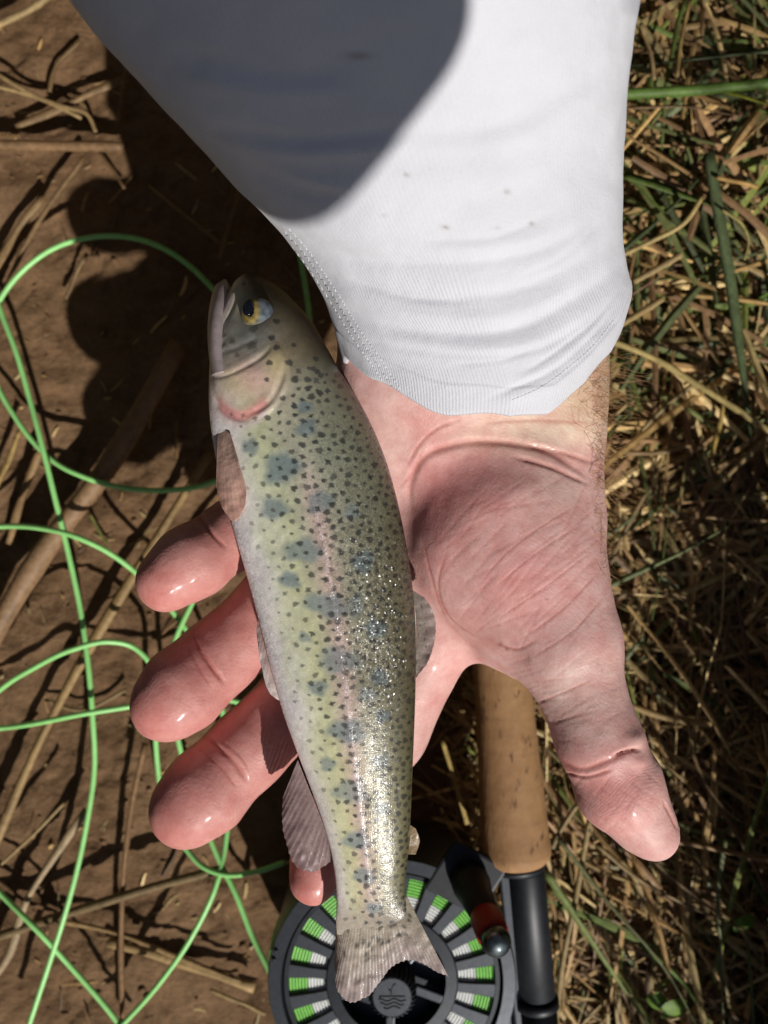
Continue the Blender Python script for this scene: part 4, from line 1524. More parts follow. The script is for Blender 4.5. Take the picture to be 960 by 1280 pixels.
SVf = SV.reshape(-1, 3)
# the cuff sags over the wrist: pull its upper edge down to a drooping line
e_px = to_px(SV[0])
want = np.interp(e_px[:, 0], [425, 437, 465, 500, 560, 640, 690, 735, 765, 782, 790], [440, 456, 476, 492, 508, 524, 514, 478, 436, 396, 366])
dl = np.clip(want - e_px[:, 1], -20, 160) * sstep(-0.05, 0.35, st_)
rt = np.linspace(0, 1, NR)
fall = (1 - sstep(0.0, 0.34, rt))[:, None]
sh_ = dl[None] * fall * (H - 0.15) / F
SV[..., 1] -= sh_
SV[..., 2] -= sh_ * 0.22
SVf = SV.reshape(-1, 3)
i_, j_ = np.meshgrid(np.arange(NR - 1), np.arange(NA), indexing='ij')
q0 = (i_ * NA + j_).ravel(); q1 = (i_ * NA + (j_ + 1) % NA).ravel()
SF = np.stack([q0, q1, q1 + NA, q0 + NA], 1)
smm = new_mesh('sleeve', SVf, SF)
sno = get_no(smm)
rad = SVf - np.repeat(Cc, NA, axis=0)
flip = np.sign((sno * rad).sum(1).mean())
sno = sno * flip
if flip < 0:
    smm.flip_normals()
spx = to_px(SVf)
front = (sno[:, 2] > -0.1).astype(float)
rowt = np.repeat(np.arange(NR) / NR, NA)
disp = np.zeros(len(SVf))
# drag folds and cuff creases: (points, half width px, height mm) negative = groove
folds = [
    ([(380, 300), (440, 322), (530, 328), (640, 320), (720, 290), (775, 240)], 9, -0.55),
    ([(372, 285), (440, 305), (540, 316), (640, 306), (720, 275)], 12, 0.45),
    ([(400, 332), (470, 358), (560, 372), (650, 362), (720, 330), (772, 296)], 10, -0.60),
    ([(410, 352), (480, 384), (560, 398), (640, 392), (710, 362), (765, 325)], 9, 0.40),
    ([(425, 378), (490, 408), (560, 418), (650, 410), (725, 370), (778, 330)], 8, -0.65),
    ([(430, 395), (500, 430), (580, 440), (660, 430), (730, 392), (782, 345)], 10, 0.5),
    ([(455, 425), (520, 436), (600, 444), (680, 432), (740, 395)], 6, -0.5),
    ([(600, 508), (650, 486), (705, 452), (745, 415), (775, 372)], 4, -0.45),
    ([(612, 518), (665, 495), (718, 462), (756, 425), (782, 385)], 9, 0.45),
    ([(640, 482), (690, 456), (735, 420), (768, 380)], 7, 0.35),
    ([(650, 470), (700, 436), (745, 400), (772, 360)], 3, -0.35),
    ([(430, 345), (500, 372), (590, 378)], 4, -0.3),
    ([(520, 300), (620, 296), (700, 262)], 5, -0.2),
    ([(560, 455), (620, 452), (670, 436)], 4, -0.25),
    ([(640, 350), (700, 325), (765, 262)], 5, -0.3),
    ([(480, 165), (560, 165), (640, 150), (710, 112), (760, 60)], 16, -0.35),
    ([(470, 180), (560, 182), (650, 168), (720, 130), (775, 80)], 14, 0.3),
    ([(260, 150), (330, 170), (420, 172), (520, 160)], 12, -0.5),
    ([(270, 168), (340, 188), (430, 190), (520, 178)], 12, 0.5),
    ([(300, 205), (360, 235), (430, 252)], 9, -0.35),
    ([(310, 190), (380, 222), (450, 236)], 8, 0.45),
    ([(200, 60), (330, 90), (450, 88)], 18, -0.5),
    ([(210, 85), (330, 115), (450, 112)], 16, 0.5),
    ([(560, 260), (650, 240), (730, 190), (770, 140)], 14, -0.25),
]
for pts, wd, dep in folds:
    d, tt = poly_dist(spx, pts)
    g_ = np.exp(-(d / wd) ** 2) * np.clip(np.minimum(tt, 1 - tt) * 5, 0, 1) * front
    disp += g_ * dep * 0.95 / 1000
disp += (fbm(SVf * np.array([30, 60, 60]), 3, 41) - 0.5) * 0.0022
# hem: a doubled band about 20 mm deep at the cuff
hem = sstep(0.0, 0.002, 0.034 - rowt)
disp += hem * 0.0002
edge_px = sstep(0.0035, 0, rowt)
disp -= edge_px * 0.0006
SV2 = SVf + sno * disp[:, None]
# the cuff edge waves a little
wave = (0.0010 * np.sin(np.tile(th, NR) * 5 + 1.0) + 0.0008 * np.sin(np.tile(th, NR) * 9)) * sstep(0.08, 0, rowt)
SV2 += np.repeat(AX, NA, axis=0) * wave[:, None]
put_co(smm, SV2)
fx = np.stack([np.tile(th, NR) * 200 , spx[:, 1], np.zeros(len(spx))], 1)
set_vec(smm, fx, 'flat')
dirt = np.zeros(len(SVf))
for cx, cy, rx, ry, s in ((448, 70, 16, 5, 0.5), (557, 284, 4, 2.5, .7), (508, 218, 4, 3, .5), (634, 240, 3.5, 3, .55), (665, 280, 3, 2.5, .6), (480, 268, 4, 2.5, .25), (622, 285, 4, 2, .25)):
    dirt = np.maximum(dirt, s * np.exp(-(((spx[:, 0] - cx) / rx) ** 2 + ((spx[:, 1] - cy) / ry) ** 2)))
dirt = dirt * (sno[:, 2] > 0)
set_float(smm, dirt, 'dirt')
set_float(smm, 0.2 + 0.5 * sstep(300, 380, spx[:, 1]), 'ribbed')
sleeve = add('sleeve', smm, M_SLEEVE, person)
so = sleeve.modifiers.new('cloth', 'SOLIDIFY'); so.thickness = 0.0011; so.offset = -1
sl_bvh = BVHTree.FromPolygons([tuple(v) for v in SV2], [tuple(f) for f in SF])


def hit(bvh, px, py, d_off=0.0):
    o_ = Vector((0, 0, H))
    tgt = Vector([float(v) for v in W(px, py, 0.0)])
    loc, nor, idx_, dist_ = bvh.ray_cast(o_, (tgt - o_).normalized())
    if loc is None:
        return None, None
    if nor.z < 0:
        nor = -nor
    return np.array(loc + nor * d_off), np.array(nor)


def stitch_rows(path, offs, step_px, r, mbx, zig=0.0):
    r = r * 0.32
    C_ = catmull(np.array(path, float), 400)
    seg_ = np.concatenate([[0], np.cumsum(np.hypot(*np.diff(C_, axis=0).T))])
    n = int(seg_[-1] / step_px)
    for off_ in offs:
        for k in range(n):
            s0, s1 = k * step_px, k * step_px + step_px * 0.82
            a = np.array([np.interp(s0, seg_, C_[:, 0]), np.interp(s0, seg_, C_[:, 1])])
            b = np.array([np.interp(s1, seg_, C_[:, 0]), np.interp(s1, seg_, C_[:, 1])])
            t = b - a; t /= np.linalg.norm(t) + 1e-9
            nn_ = np.array([-t[1], t[0]])
            a2 = a + nn_ * (off_ + (zig if k % 2 else -zig)); b2 = b + nn_ * (off_ + (-zig if k % 2 else zig))
            pa, _ = hit(sl_bvh, a2[0], a2[1], r * 0.5); pb, _ = hit(sl_bvh, b2[0], b2[1], r * 0.5)
            if pa is None or pb is None or np.linalg.norm(pa - pb) > 0.004:
                continue
            mid_, _ = hit(sl_bvh, (a2[0] + b2[0]) / 2, (a2[1] + b2[1]) / 2, r * 1.1)
            if mid_ is None:
                continue
            V, Fc = tube(np.array([pa, mid_, pb]), [r * 0.7, r, r * 0.7], 6)
            mbx.put(V, Fc)


mb = MB()
seamp = [(356, 290), (376, 312), (400, 345), (424, 382), (446, 418), (466, 446), (482, 470), (496, 492)]
stitch_rows(seamp, (-6.5, 6.5), 5.2, 0.00028, mb, 0.6)
stitch_rows(seamp, (0,), 4.4, 0.00024, mb, 1.6)
add('seam', mb.mesh('seam'), M_THREAD, sleeve, kind='stuff')
mb = MB()
stitch_rows([(640, 500), (676, 484), (712, 458), (745, 428), (768, 398)], (0,), 5.5, 0.00022, mb)
stitch_rows([(500, 480), (545, 492), (590, 500), (640, 505)], (0,), 6.0, 0.00020, mb) if False else None
add('hem_stitching', mb.mesh('hem_stitching'), M_THREAD, sleeve, kind='stuff')

# ------------------------------------------------------------------ arm hair on the thumb side of the wrist
mb = MB()
rh = np.random.default_rng(5)
made = 0
for k in range(2400):
    py_ = rh.uniform(425, 720)
    edge_x = np.interp(py_, [420, 470, 540, 600, 650, 720], [775, 762, 752, 748, 750, 758])
    dens = np.interp(py_, [425, 540, 610, 720], [1, 1, 0.55, 0.2])
    if rh.random() > dens:
        continue
    px_ = edge_x - abs(rh.normal(0, 20 if py_ < 560 else 6)) + 1
    p_, n_ = hit(hand_bvh, px_, py_)
    if p_ is None:
        continue
    made += 1
    if made > 240:
        break
    L_ = rh.uniform(0.004, 0.014) * (1 if py_ < 600 else 0.6)
    dirv = n_ * 0.55 + np.array([0.8 + rh.normal(0, 0.35), -0.55 + rh.normal(0, 0.5), rh.normal(0.0, 0.3)])
    dirv /= np.linalg.norm(dirv)
    curl_ = rh.normal(0, 1, 3) * 0.0026
    pts_ = [p_ + dirv * L_ * t + curl_ * math.sin(t * 2.6) * t for t in (0, .2, .4, .6, .8, 1.0)]
    V, Fc = tube(np.array(pts_), np.linspace(0.00005, 0.00002, 6), 3, cap=False)
    mb.put(V, Fc)
add('arm_hair', mb.mesh('arm_hair'), M_HAIR, person, kind='stuff')
#@@FISH
# ------------------------------------------------------------------ the trout
FZ = 0.1335
stf = [  # belly px, back px, z, half thickness mm
    ((300, 346), (316, 341), .1262, 1.2),
    ((294, 352), (330, 347), .1270, 3.2),
    ((288, 362), (348, 358), .1280, 5.0),
    ((279, 382), (371, 380), .1295, 7.2),
    ((270, 405), (390, 402), .1308, 8.8),
    ((264, 435), (406, 430), .1324, 10.1),
    ((262, 470), (424, 462), .1340, 11.0),
    ((262, 515), (446, 497), .1345, 11.2),
    ((268, 560), (466, 535), .1348, 11.3),
    ((279, 610), (484, 580), .1348, 11.6),
    ((293, 665), (499, 636), .1346, 11.8),
    ((309, 720), (510, 694), .1344, 11.6),
    ((325, 780), (518, 757), .1342, 11.2),
    ((340, 840), (520, 822), .1340, 10.6),
    ((354, 890), (519, 878), .1335, 10.0),
    ((370, 935), (517, 930), .1328, 9.2),
    ((387, 980), (515, 978), .1318, 8.2),
    ((404, 1028), (513, 1026), .1305, 7.0),
    ((415, 1070), (510, 1070), .1290, 5.6),
    ((420, 1105), (507, 1103), .1275, 4.4),
    ((421, 1130), (508, 1128), .1265, 3.2),
    ((420, 1150), (514, 1148), .1260, 1.7),
    ((421, 1168), (512, 1166), .1250, 0.5),
]
K = np.array([np.concatenate([a, b, [z, t / 1000]]) for a, b, z, t in stf], float)
NS, NT_ = 1050, 380
KK = catmull(K, NS)
th = np.linspace(0, 2 * math.pi, NT_, endpoint=False)
v_ = -np.cos(th)                       # -1 belly .. +1 back
sg = np.sin(th)
flat = KK[:, None, 0:2] * ((1 - v_) / 2)[None, :, None] + KK[:, None, 2:4] * ((1 + v_) / 2)[None, :, None]
zc = KK[:, 4][:, None]
prof_z = np.sign(sg) * np.abs(sg) ** 0.9
# belly a little thinner than the shoulder
asym = 1 + 0.10 * v_ - 0.10 * v_ ** 2
zz = zc + KK[:, 5][:, None] * (prof_z * asym)[None]
fl = flat.reshape(-1, 2)
sgn_ = np.sign(np.tile(sg, NS)); zz = zz.ravel()
thick = np.repeat(KK[:, 5], NT_)
side = np.abs(np.tile(sg, NS)) ** 0.5
fxp, fyp = fl[:, 0], fl[:, 1]


def fblob(cx, cy, rx, ry, rot=0.0, p=2):
    c, s = math.cos(rot), math.sin(rot)
    u = ((fxp - cx) * c + (fyp - cy) * s) / rx
    v = (-(fxp - cx) * s + (fyp - cy) * c) / ry
    return np.exp(-(np.abs(u) ** p + np.abs(v) ** p))


def fline(pts, wd):
    d, tt = poly_dist(fl, pts)
    return np.exp(-(d / wd) ** 2) * np.clip(np.minimum(tt, 1 - tt) * 8 + 0.2, 0, 1)


hgt = np.zeros(len(fl))
# gill cover: a raised plate that ends in a step, red slit behind it
d_op = np.hypot((fxp - 318) / 47, (fyp - 474) / 52)
d_op = d_op + (vnoise(np.stack([fxp / 25, fyp / 25, fxp * 0], 1), 77) - 0.5) * 0.08
hgt += 0.0007 * sstep(1.10, 0.94, d_op) * sstep(420, 460, fyp)
gs = fline([(270, 498), (284, 514), (306, 526), (328, 520), (345, 508), (358, 484), (364, 462)], 4.5)
hgt -= 0.0006 * gs
hgt -= 0.0003 * fline([(266, 474), (285, 476), (312, 468), (338, 452), (346, 442)], 3.0)
hgt += 0.00012 * fline([(266, 466), (285, 468), (312, 460), (336, 446)], 5.0)
hgt -= 0.00015 * fline([(280, 448), (305, 442), (330, 432)], 4.0)
# jaw bone and mouth groove
hgt += 0.0008 * fline([(293, 364), (286, 384), (276, 408), (270, 428)], 5.0)
hgt -= 0.0006 * fline([(286, 362), (278, 384), (270, 404)], 2.6)
hgt -= 0.0004 * fline([(301, 366), (296, 388), (284, 414), (275, 434)], 2.4)
# eye socket
hgt -= 0.0012 * fblob(321, 394, 22, 22)
hgt += 0.0005 * (fblob(321, 394, 30, 30) - fblob(321, 394, 23, 23))
# nostril
hgt -= 0.0006 * fblob(309, 360, 3, 2.5)
# lateral line
LLp = [(364, 500), (382, 560), (396, 620), (408, 680), (420, 750), (430, 820), (438, 890), (446, 960), (454, 1030), (460, 1090), (464, 1140)]
ll = fline(LLp, 3.2)
hgt += 0.00015 * ll
hgt += (fbm(np.stack([fxp / 38, fyp / 45, sgn_ * 3], 1), 3, 51) - 0.5) * 0.0008
zz = zz + sgn_ * side * hgt * np.clip(thick / 0.006, 0, 1)
dd = H - np.repeat(KK[:, 4], NT_)
FV = np.stack([(fxp - 480) / F * dd, (640 - fyp) / F * dd, zz], 1)
# dorsal ridge sits a touch lower so the fish rolls slightly to the belly
i_, j_ = np.meshgrid(np.arange(NS - 1), np.arange(NT_), indexing='ij')
q0 = (i_ * NT_ + j_).ravel(); q1 = (i_ * NT_ + (j_ + 1) % NT_).ravel()
FF_ = np.stack([q0, q1, q1 + NT_, q0 + NT_], 1)
fm = new_mesh('body', FV, FF_)
if (get_no(fm)[:, 2] * (FV[:, 2] - np.repeat(KK[:, 4], NT_))).sum() < 0:
    fm.flip_normals()

# colour painted in the fish's own side-view coordinates (both flanks alike)
SCL = 2.5
x0c, y0c, x1c, y1c = 240, 330, 580, 1270
Wc, Hc = int((x1c - x0c) * SCL), int((y1c - y0c) * SCL)
spot = np.zeros((Hc, Wc), np.float32)
parr = np.zeros((Hc, Wc), np.float32)
rf = np.random.default_rng(12)


def stamp(layer, cx, cy, rx, ry, rot, amp, ragged=0.3, soft=0.25, arms=0):
    R_ = max(rx, ry) * 1.9
    i0, i1 = int((cy - R_ - y0c) * SCL), int((cy + R_ - y0c) * SCL) + 1
    j0, j1 = int((cx - R_ - x0c) * SCL), int((cx + R_ - x0c) * SCL) + 1
    i0, j0 = max(i0, 0), max(j0, 0); i1, j1 = min(i1, Hc), min(j1, Wc)
    if i1 <= i0 or j1 <= j0:
        return
    yy, xx = np.mgrid[i0:i1, j0:j1]
    dx = xx / SCL + x0c - cx; dy = yy / SCL + y0c - cy
    c, s = math.cos(rot), math.sin(rot)
    u = (dx * c + dy * s) / rx; v = (-dx * s + dy * c) / ry
    rr = np.hypot(u, v); an = np.arctan2(v, u)
    ph = rf.uniform(0, 6.28, 3)
    lim = 1 + ragged * (0.5 * np.sin(3 * an + ph[0]) + 0.35 * np.sin(5 * an + ph[1]) + 0.3 * np.sin(2 * an + ph[2]))
    if arms:
        lim = lim * (0.86 + 0.20 * np.cos(4 * an + ph[0] * 0.2))
    m = np.clip((lim - rr) / soft + 0.5, 0, 1) * amp
    layer[i0:i1, j0:j1] = np.maximum(layer[i0:i1, j0:j1], m)


kx = KK[:, :4]


def uv_of(px, py):
    """v across the flank at a photo position"""
    k = np.argmin(np.abs((KK[:, 1] + KK[:, 3]) / 2 - py))
    L0, R0 = KK[k, 0], KK[k, 2]
    return (px - L0) / (R0 - L0)


for cx, cy, rx, ry in ((358, 588, 21, 19), (349, 636, 17, 12), (404, 628, 15, 13), (384, 686, 22, 15), (367, 721, 13, 10), (320, 562, 10, 10), (412, 751, 26, 15), (446, 752, 10, 14), (426, 817, 25, 15), (401, 851, 12, 9), (385, 790, 8, 6), (436, 902, 22, 15), (412, 945, 10, 9), (440, 978, 21, 15), (446, 1040, 15, 13), (456, 1086, 13, 11), (468, 1128, 10, 8), (455, 700, 12, 14), (470, 780, 12, 12), (474, 838, 10, 10), (476, 940, 10, 10), (460, 858, 11, 8), (388, 540, 12, 10), (386, 515, 9, 8), (478, 885, 8, 8), (442, 640, 9, 9), (478, 1000, 8, 8)):
    stamp(parr, cx, cy, rx, ry, rf.uniform(-0.3, 0.3), rf.uniform(0.7, 1.0), 0.22, 0.55)
placed = []
cent = (KK[:, 1] + KK[:, 3]) / 2
tries = 0
while len(placed) < 720 and tries < 60000:
    tries += 1
    py_ = rf.uniform(470, 1150)
    k = int(np.argmin(np.abs(cent - py_)))
    v = rf.random()
    pv = np.interp(v, [0.12, 0.25, 0.42, 0.6, 1.0], [0.0, 0.18, 0.42, 0.85, 1.0])
    if rf.random() > pv:
        continue
    cx = KK[k, 0] * (1 - v) + KK[k, 2] * v
    cy = KK[k, 1] * (1 - v) + KK[k, 3] * v
    if cy < 520 and cx < 372:
        continue
    need = np.interp(v, [0.2, 0.5, 1], [14.5, 11.8, 9.6]) * np.interp(cy, [500, 1100], [1.0, 0.85]) * (1.25 if rf.random() < 0.3 else 0.9)
    if placed:
        q = np.array(placed)
        if np.min(np.hypot(q[:, 0] - cx, q[:, 1] - cy)) < need:
            continue
    placed.append((cx, cy))
    r_ = np.interp(v, [0.15, 0.5, 1.0], [2.6, 3.7, 3.7]) * rf.uniform(0.6, 1.2)
    xs_ = 1.0 - 0.25 * (v > 0.8)
    stamp(spot, cx, cy, r_ * xs_ * 1.1, r_ * 0.85, rf.uniform(-0.9, 0.9), np.interp(v, [0.15, 0.4], [0.6, 0.95]) * rf.uniform(0.75, 1), rf.uniform(0.08, 0.32), 0.42, arms=int(rf.random() < 0.35))
for cx, cy, r_ in ((351, 411, 4), (346, 432, 4), (352, 444, 4), (344, 463, 4), (367, 462, 4.5), (374, 482, 4.5), (341, 483, 3), (389, 482, 4), (322, 441, 6), (322, 421, 4), (297, 434, 4), (286, 425, 3), (304, 452, 3.5), (324, 420, 5), (340, 398, 3), (286, 437, 2.5), (395, 468, 3.5), (398, 455, 3.5), (404, 476, 3.5), (372, 440, 3), (360, 505, 3.5)):
    stamp(spot, cx, cy, r_, r_ * 0.9, 0, 0.85 if cx > 335 else 0.55, 0.2, 0.5)


def samp(layer):
    xi = np.clip((fxp - x0c) * SCL, 0, Wc - 1.01); yi = np.clip((fyp - y0c) * SCL, 0, Hc - 1.01)
    x0_, y0_ = xi.astype(int), yi.astype(int); a, b = xi - x0_, yi - y0_
    return layer[y0_, x0_] * (1 - a) * (1 - b) + layer[y0_, x0_ + 1] * a * (1 - b) + layer[y0_ + 1, x0_] * (1 - a) * b + layer[y0_ + 1, x0_ + 1] * a * b


sp_, pr_ = samp(spot), samp(parr)
vv = np.tile((v_ + 1) / 2, NS)
nz1 = fbm(np.stack([fxp / 30, fyp / 42, fxp * 0], 1), 4, 61)
nz2 = fbm(np.stack([fxp / 5, fyp / 7, fxp * 0], 1), 3, 62)
vq = vv + (nz1 - 0.5) * 0.16
stops = [0.0, 0.13, 0.22, 0.34, 0.50, 0.64, 0.78, 0.92, 1.0]
cr = np.array([[0.56, 0.50, 0.53], [0.55, 0.52, 0.50], [0.50, 0.50, 0.38], [0.44, 0.44, 0.27], [0.37, 0.34, 0.25], [0.27, 0.255, 0.18], [0.18, 0.165, 0.105], [0.115, 0.105, 0.06], [0.07, 0.07, 0.038]])
fc = np.stack([np.interp(vq, stops, cr[:, i]) for i in range(3)], 1)
# towards the tail more yellow, towards the head more blue grey
tl = sstep(850, 1000, fyp)[:, None] * np.interp(vv, [0, .2, .7, 1], [0.1, 0.7, 0.6, 0.2])[:, None]
fc = fc * (1 - 0.55 * tl) + np.array([0.45, 0.42, 0.20]) * 0.55 * tl
nb = (fblob(400, 590, 90, 110) * 0.35)[:, None]
fc = fc * (1 - nb) + np.array([0.28, 0.33, 0.27]) * nb


def flay(col, m):
    global fc
    m = np.clip(m, 0, 1)[:, None]
    fc = fc * (1 - m) + np.array(col) * m


d_ll, _ = poly_dist(fl, LLp)
flay((0.52, 0.34, 0.33), 0.55 * np.exp(-(d_ll / 13) ** 2) * sstep(560, 640, fyp) * (0.5 + nz2))
flay((0.62, 0.50, 0.50), 0.5 * ll * sstep(560, 640, fyp))
head = sstep(505, 455, fyp + (fxp - 330) * 0.35)
flay((0.19, 0.15, 0.085), head * sstep(0.35, 0.6, vv) * 0.9)
flay((0.30, 0.28, 0.235), head * sstep(0.6, 0.3, vv) * 0.8)
flay((0.03, 0.027, 0.022), sstep(455, 355, fyp) * sstep(0.15, 0.6, vv) * 0.95)  # dark crown colour plus painted shade where the snout turns away
flay((0.035, 0.03, 0.025), sstep(500, 400, fyp) * sstep(0.75, 0.97, vv) * 0.8)
flay((0.27, 0.28, 0.28), 0.7 * fblob(318, 432, 30, 22))
flay((0.48, 0.40, 0.40), 0.7 * sstep(285, 268, fxp) * sstep(540, 500, fyp))
flay((0.55, 0.33, 0.30), 0.75 * fblob(322, 482, 34, 26, 0.3))
flay((0.58, 0.48, 0.26), 0.5 * fblob(298, 488, 20, 18) + 0.55 * fblob(352, 470, 12, 18) + 0.4 * fblob(352, 455, 12, 12))
flay((0.52, 0.42, 0.36), 0.6 * fblob(286, 505, 20, 16))
gs2 = fline([(270, 498), (284, 514), (306, 525), (328, 519), (345, 506)], 8.0)
flay((0.40, 0.13, 0.13), 0.8 * np.clip(gs2 * 1.2, 0, 1) * sstep(272, 285, fxp) * sstep(352, 335, fxp))
flay((0.50, 0.42, 0.42), 0.7 * fline([(274, 520), (300, 536), (326, 532), (344, 516)], 4.5))
flay((0.40, 0.30, 0.30), 0.8 * fline([(293, 364), (286, 384), (276, 408), (270, 428)], 5.0))
flay((0.05, 0.03, 0.03), 0.45 * fline([(286, 362), (278, 384), (268, 408)], 2.4))
flay((0.03, 0.03, 0.03), 0.8 * fblob(309, 360, 3, 2.5))
# parr marks and spots
flay((0.26, 0.22, 0.18), sstep(1105, 1158, fyp) * 0.95)
flay((0.125, 0.17, 0.19), pr_ * 0.80)
flay((0.022, 0.023, 0.022), np.clip(sp_, 0, 1) * 0.96)
fc *= ((1.0 + 0.30 * nz2) * np.interp(vv, [0, 0.2, 0.6, 1], [1.32, 1.12, 0.90, 0.66]))[:, None]
fc = np.clip(fc, 0, 0.85)
set_color(fm, fc)
gl = np.interp(vv, [0.0, 0.04, 0.16, 0.35, 0.6, 0.8, 1], [0.55, 0.45, 0.08, 0.12, 0.6, 1.0, 0.8]) * sstep(470, 560, fyp)
gl = np.maximum(gl, 0.9 * np.exp(-(d_ll / 9) ** 2) * sstep(560, 620, fyp))
gl = np.maximum(gl, sstep(1030, 1080, fyp) * 0.5) * sstep(1165, 1130, fyp)
gl = np.maximum(gl, 0.06)
gl[fyp < 470] = 0.05
gl *= 1 - 0.62 * sstep(820, 920, fyp)
gl *= 1 + 0.9 * np.exp(-((fyp - 745) / 95) ** 2) * sstep(0.45, 0.65, vv)
set_float(fm, gl, 'glit')
set_vec(fm, np.stack([fxp, fyp * 0.8, sgn_ * 50], 1), 'flat')

trout = empty('trout', W(420, 800, .122), 'spotted young rainbow trout with blue parr marks lying on its side across the palm', 'fish')
add('body', fm, M_FISH, trout)

# lower jaw
jw = np.array([[(279, 350), (283, 350), .1262, 0.9], [(270, 358), (288, 360), .1268, 2.8], [(264, 378), (291, 380), .1284, 5.0], [(261, 405), (290, 405), .1302, 6.8], [(262, 440), (292, 438), .1318, 8.2], [(266, 474), (304, 470), .1332, 8.9]], dtype=object)
KJ = np.array([np.concatenate([a, b, [z, t / 1000]]) for a, b, z, t in jw], float)
KJ = catmull(KJ, 120)
thj = np.linspace(0, 2 * math.pi, 64, endpoint=False)
vj = -np.cos(thj)
fj = KJ[:, None, 0:2] * ((1 - vj) / 2)[None, :, None] + KJ[:, None, 2:4] * ((1 + vj) / 2)[None, :, None]
zj = KJ[:, 4][:, None] + KJ[:, 5][:, None] * np.sin(thj)[None]
dj = (H - KJ[:, 4])[:, None]
JV = np.stack([(fj[..., 0] - 480) / F * dj, (640 - fj[..., 1]) / F * dj, zj], 2).reshape(-1, 3)
JF = [(i * 64 + j, i * 64 + (j + 1) % 64, (i + 1) * 64 + (j + 1) % 64, (i + 1) * 64 + j) for i in range(119) for j in range(64)] + [tuple(range(64))[::-1], tuple(119 * 64 + j for j in range(64))]
jm = new_mesh('lower_jaw', JV, JF)
fjf = fj.reshape(-1, 2)
jc = np.tile(np.array([[0.37, 0.305, 0.305]]), (len(JV), 1)) * (0.8 + 0.4 * fbm(np.stack([fjf[:, 0] / 9, fjf[:, 1] / 14, fjf[:, 0] * 0], 1), 3, 71))[:, None]
set_color(jm, jc)
set_float(jm, np.full(len(JV), 0.05), 'glit')
set_vec(jm, np.stack([fjf[:, 0], fjf[:, 1], 0 * fjf[:, 0]], 1), 'flat')
add('lower_jaw', jm, M_FISH, trout)

# eyes (upper and the hidden one below)
M_EYE = NT('trout_eye')
ea = M_EYE.attr('Col')
M_EYE.base(ea.outputs['Color'], 0.15, 0.35, 0.7)
M_EYE.b.inputs['Coat Weight'].default_value = 1.0
M_EYE.b.inputs['Coat Roughness'].default_value = 0.04
M_EYE = M_EYE.m
for updn in (1, -1):
    cand = np.where(sgn_ == updn)[0]
    ks = cand[np.argmin((fxp[cand] - 323) ** 2 + (fyp[cand] - 395) ** 2)]
    ec = W(323, 395, float(zz[ks]) + updn * 0.0005)
    V, Fc = [], []
    n1, n2 = 26, 48
    cols = []
    for i in range(n1):
        ph = (i / (n1 - 1)) * math.pi / 2
        for j in range(n2):
            a = 2 * math.pi * j / n2
            u, v = math.sin(ph) * math.cos(a), math.sin(ph) * math.sin(a)
            V.append(ec + np.array([u * 0.0043, v * 0.0047, updn * 0.0030 * math.cos(ph)]))
            # pupil side towards the snout (upper left)
            pu, pv = (u + 0.50), (v - 0.33)
            pr = math.hypot((pu * 0.93 + pv * 0.3) / 0.33, (pv * 0.93 - pu * 0.3) / 0.50)
            gold = min(1.0, 1.1 * math.exp(-((pr - 1.3) / 0.55) ** 2))
            n_ = float(vnoise(np.array([[u * 5, v * 5, 3.0]]))[0])
            c = np.array([0.22, 0.26, 0.28]) * (0.4 + n_)
            if u + v > 0.35:
                c = np.array([0.16, 0.2, 0.24]) * (0.5 + n_)
            if v < -0.45:
                c = np.array([0.50, 0.50, 0.44]) * (0.5 + 0.6 * n_)
            c = c * (1 - gold) + np.array([0.50, 0.36, 0.10]) * (0.5 + 0.9 * n_) * gold
            if math.hypot(u, v) > 0.93:
                c = c * 0.4
            if pr < 1:
                c = np.array([0.004, 0.004, 0.006])
            cols.append(np.minimum(c * 0.8, 0.9))
    for i in range(n1 - 1):
        for j in range(n2):
            k = (j + 1) % n2
            Fc.append((i * n2 + j, i * n2 + k, (i + 1) * n2 + k, (i + 1) * n2 + j) if updn < 0 else (i * n2 + j, (i + 1) * n2 + j, (i + 1) * n2 + k, i * n2 + k))
    em = new_mesh('eye', np.array(V), Fc)
    set_color(em, np.array(cols))
    eo = add('eye', em, M_EYE, trout)
    # pupil lens
    pc = ec + np.array([-0.50 * 0.0043, 0.33 * 0.0047, updn * 0.00253])
    V, Fc = [], []
    for i in range(10):
        ph = (i / 9) * math.pi / 2
        for j in range(32):
            a = 2 * math.pi * j / 32
            lx, ly = math.sin(ph) * math.cos(a) * 0.0014, math.sin(ph) * math.sin(a) * 0.0021
            V.append(pc + np.array([lx * 0.95 + ly * 0.3, ly * 0.95 - lx * 0.3, updn * 0.0004 * math.cos(ph) - updn * 0.10 * (-(lx)) * 0.0]))
    for i in range(9):
        for j in range(32):
            k = (j + 1) % 32
            Fc.append((i * 32 + j, i * 32 + k, (i + 1) * 32 + k, (i + 1) * 32 + j))
    add('pupil', new_mesh('pupil', np.array(V), Fc), M_PUPIL, eo)


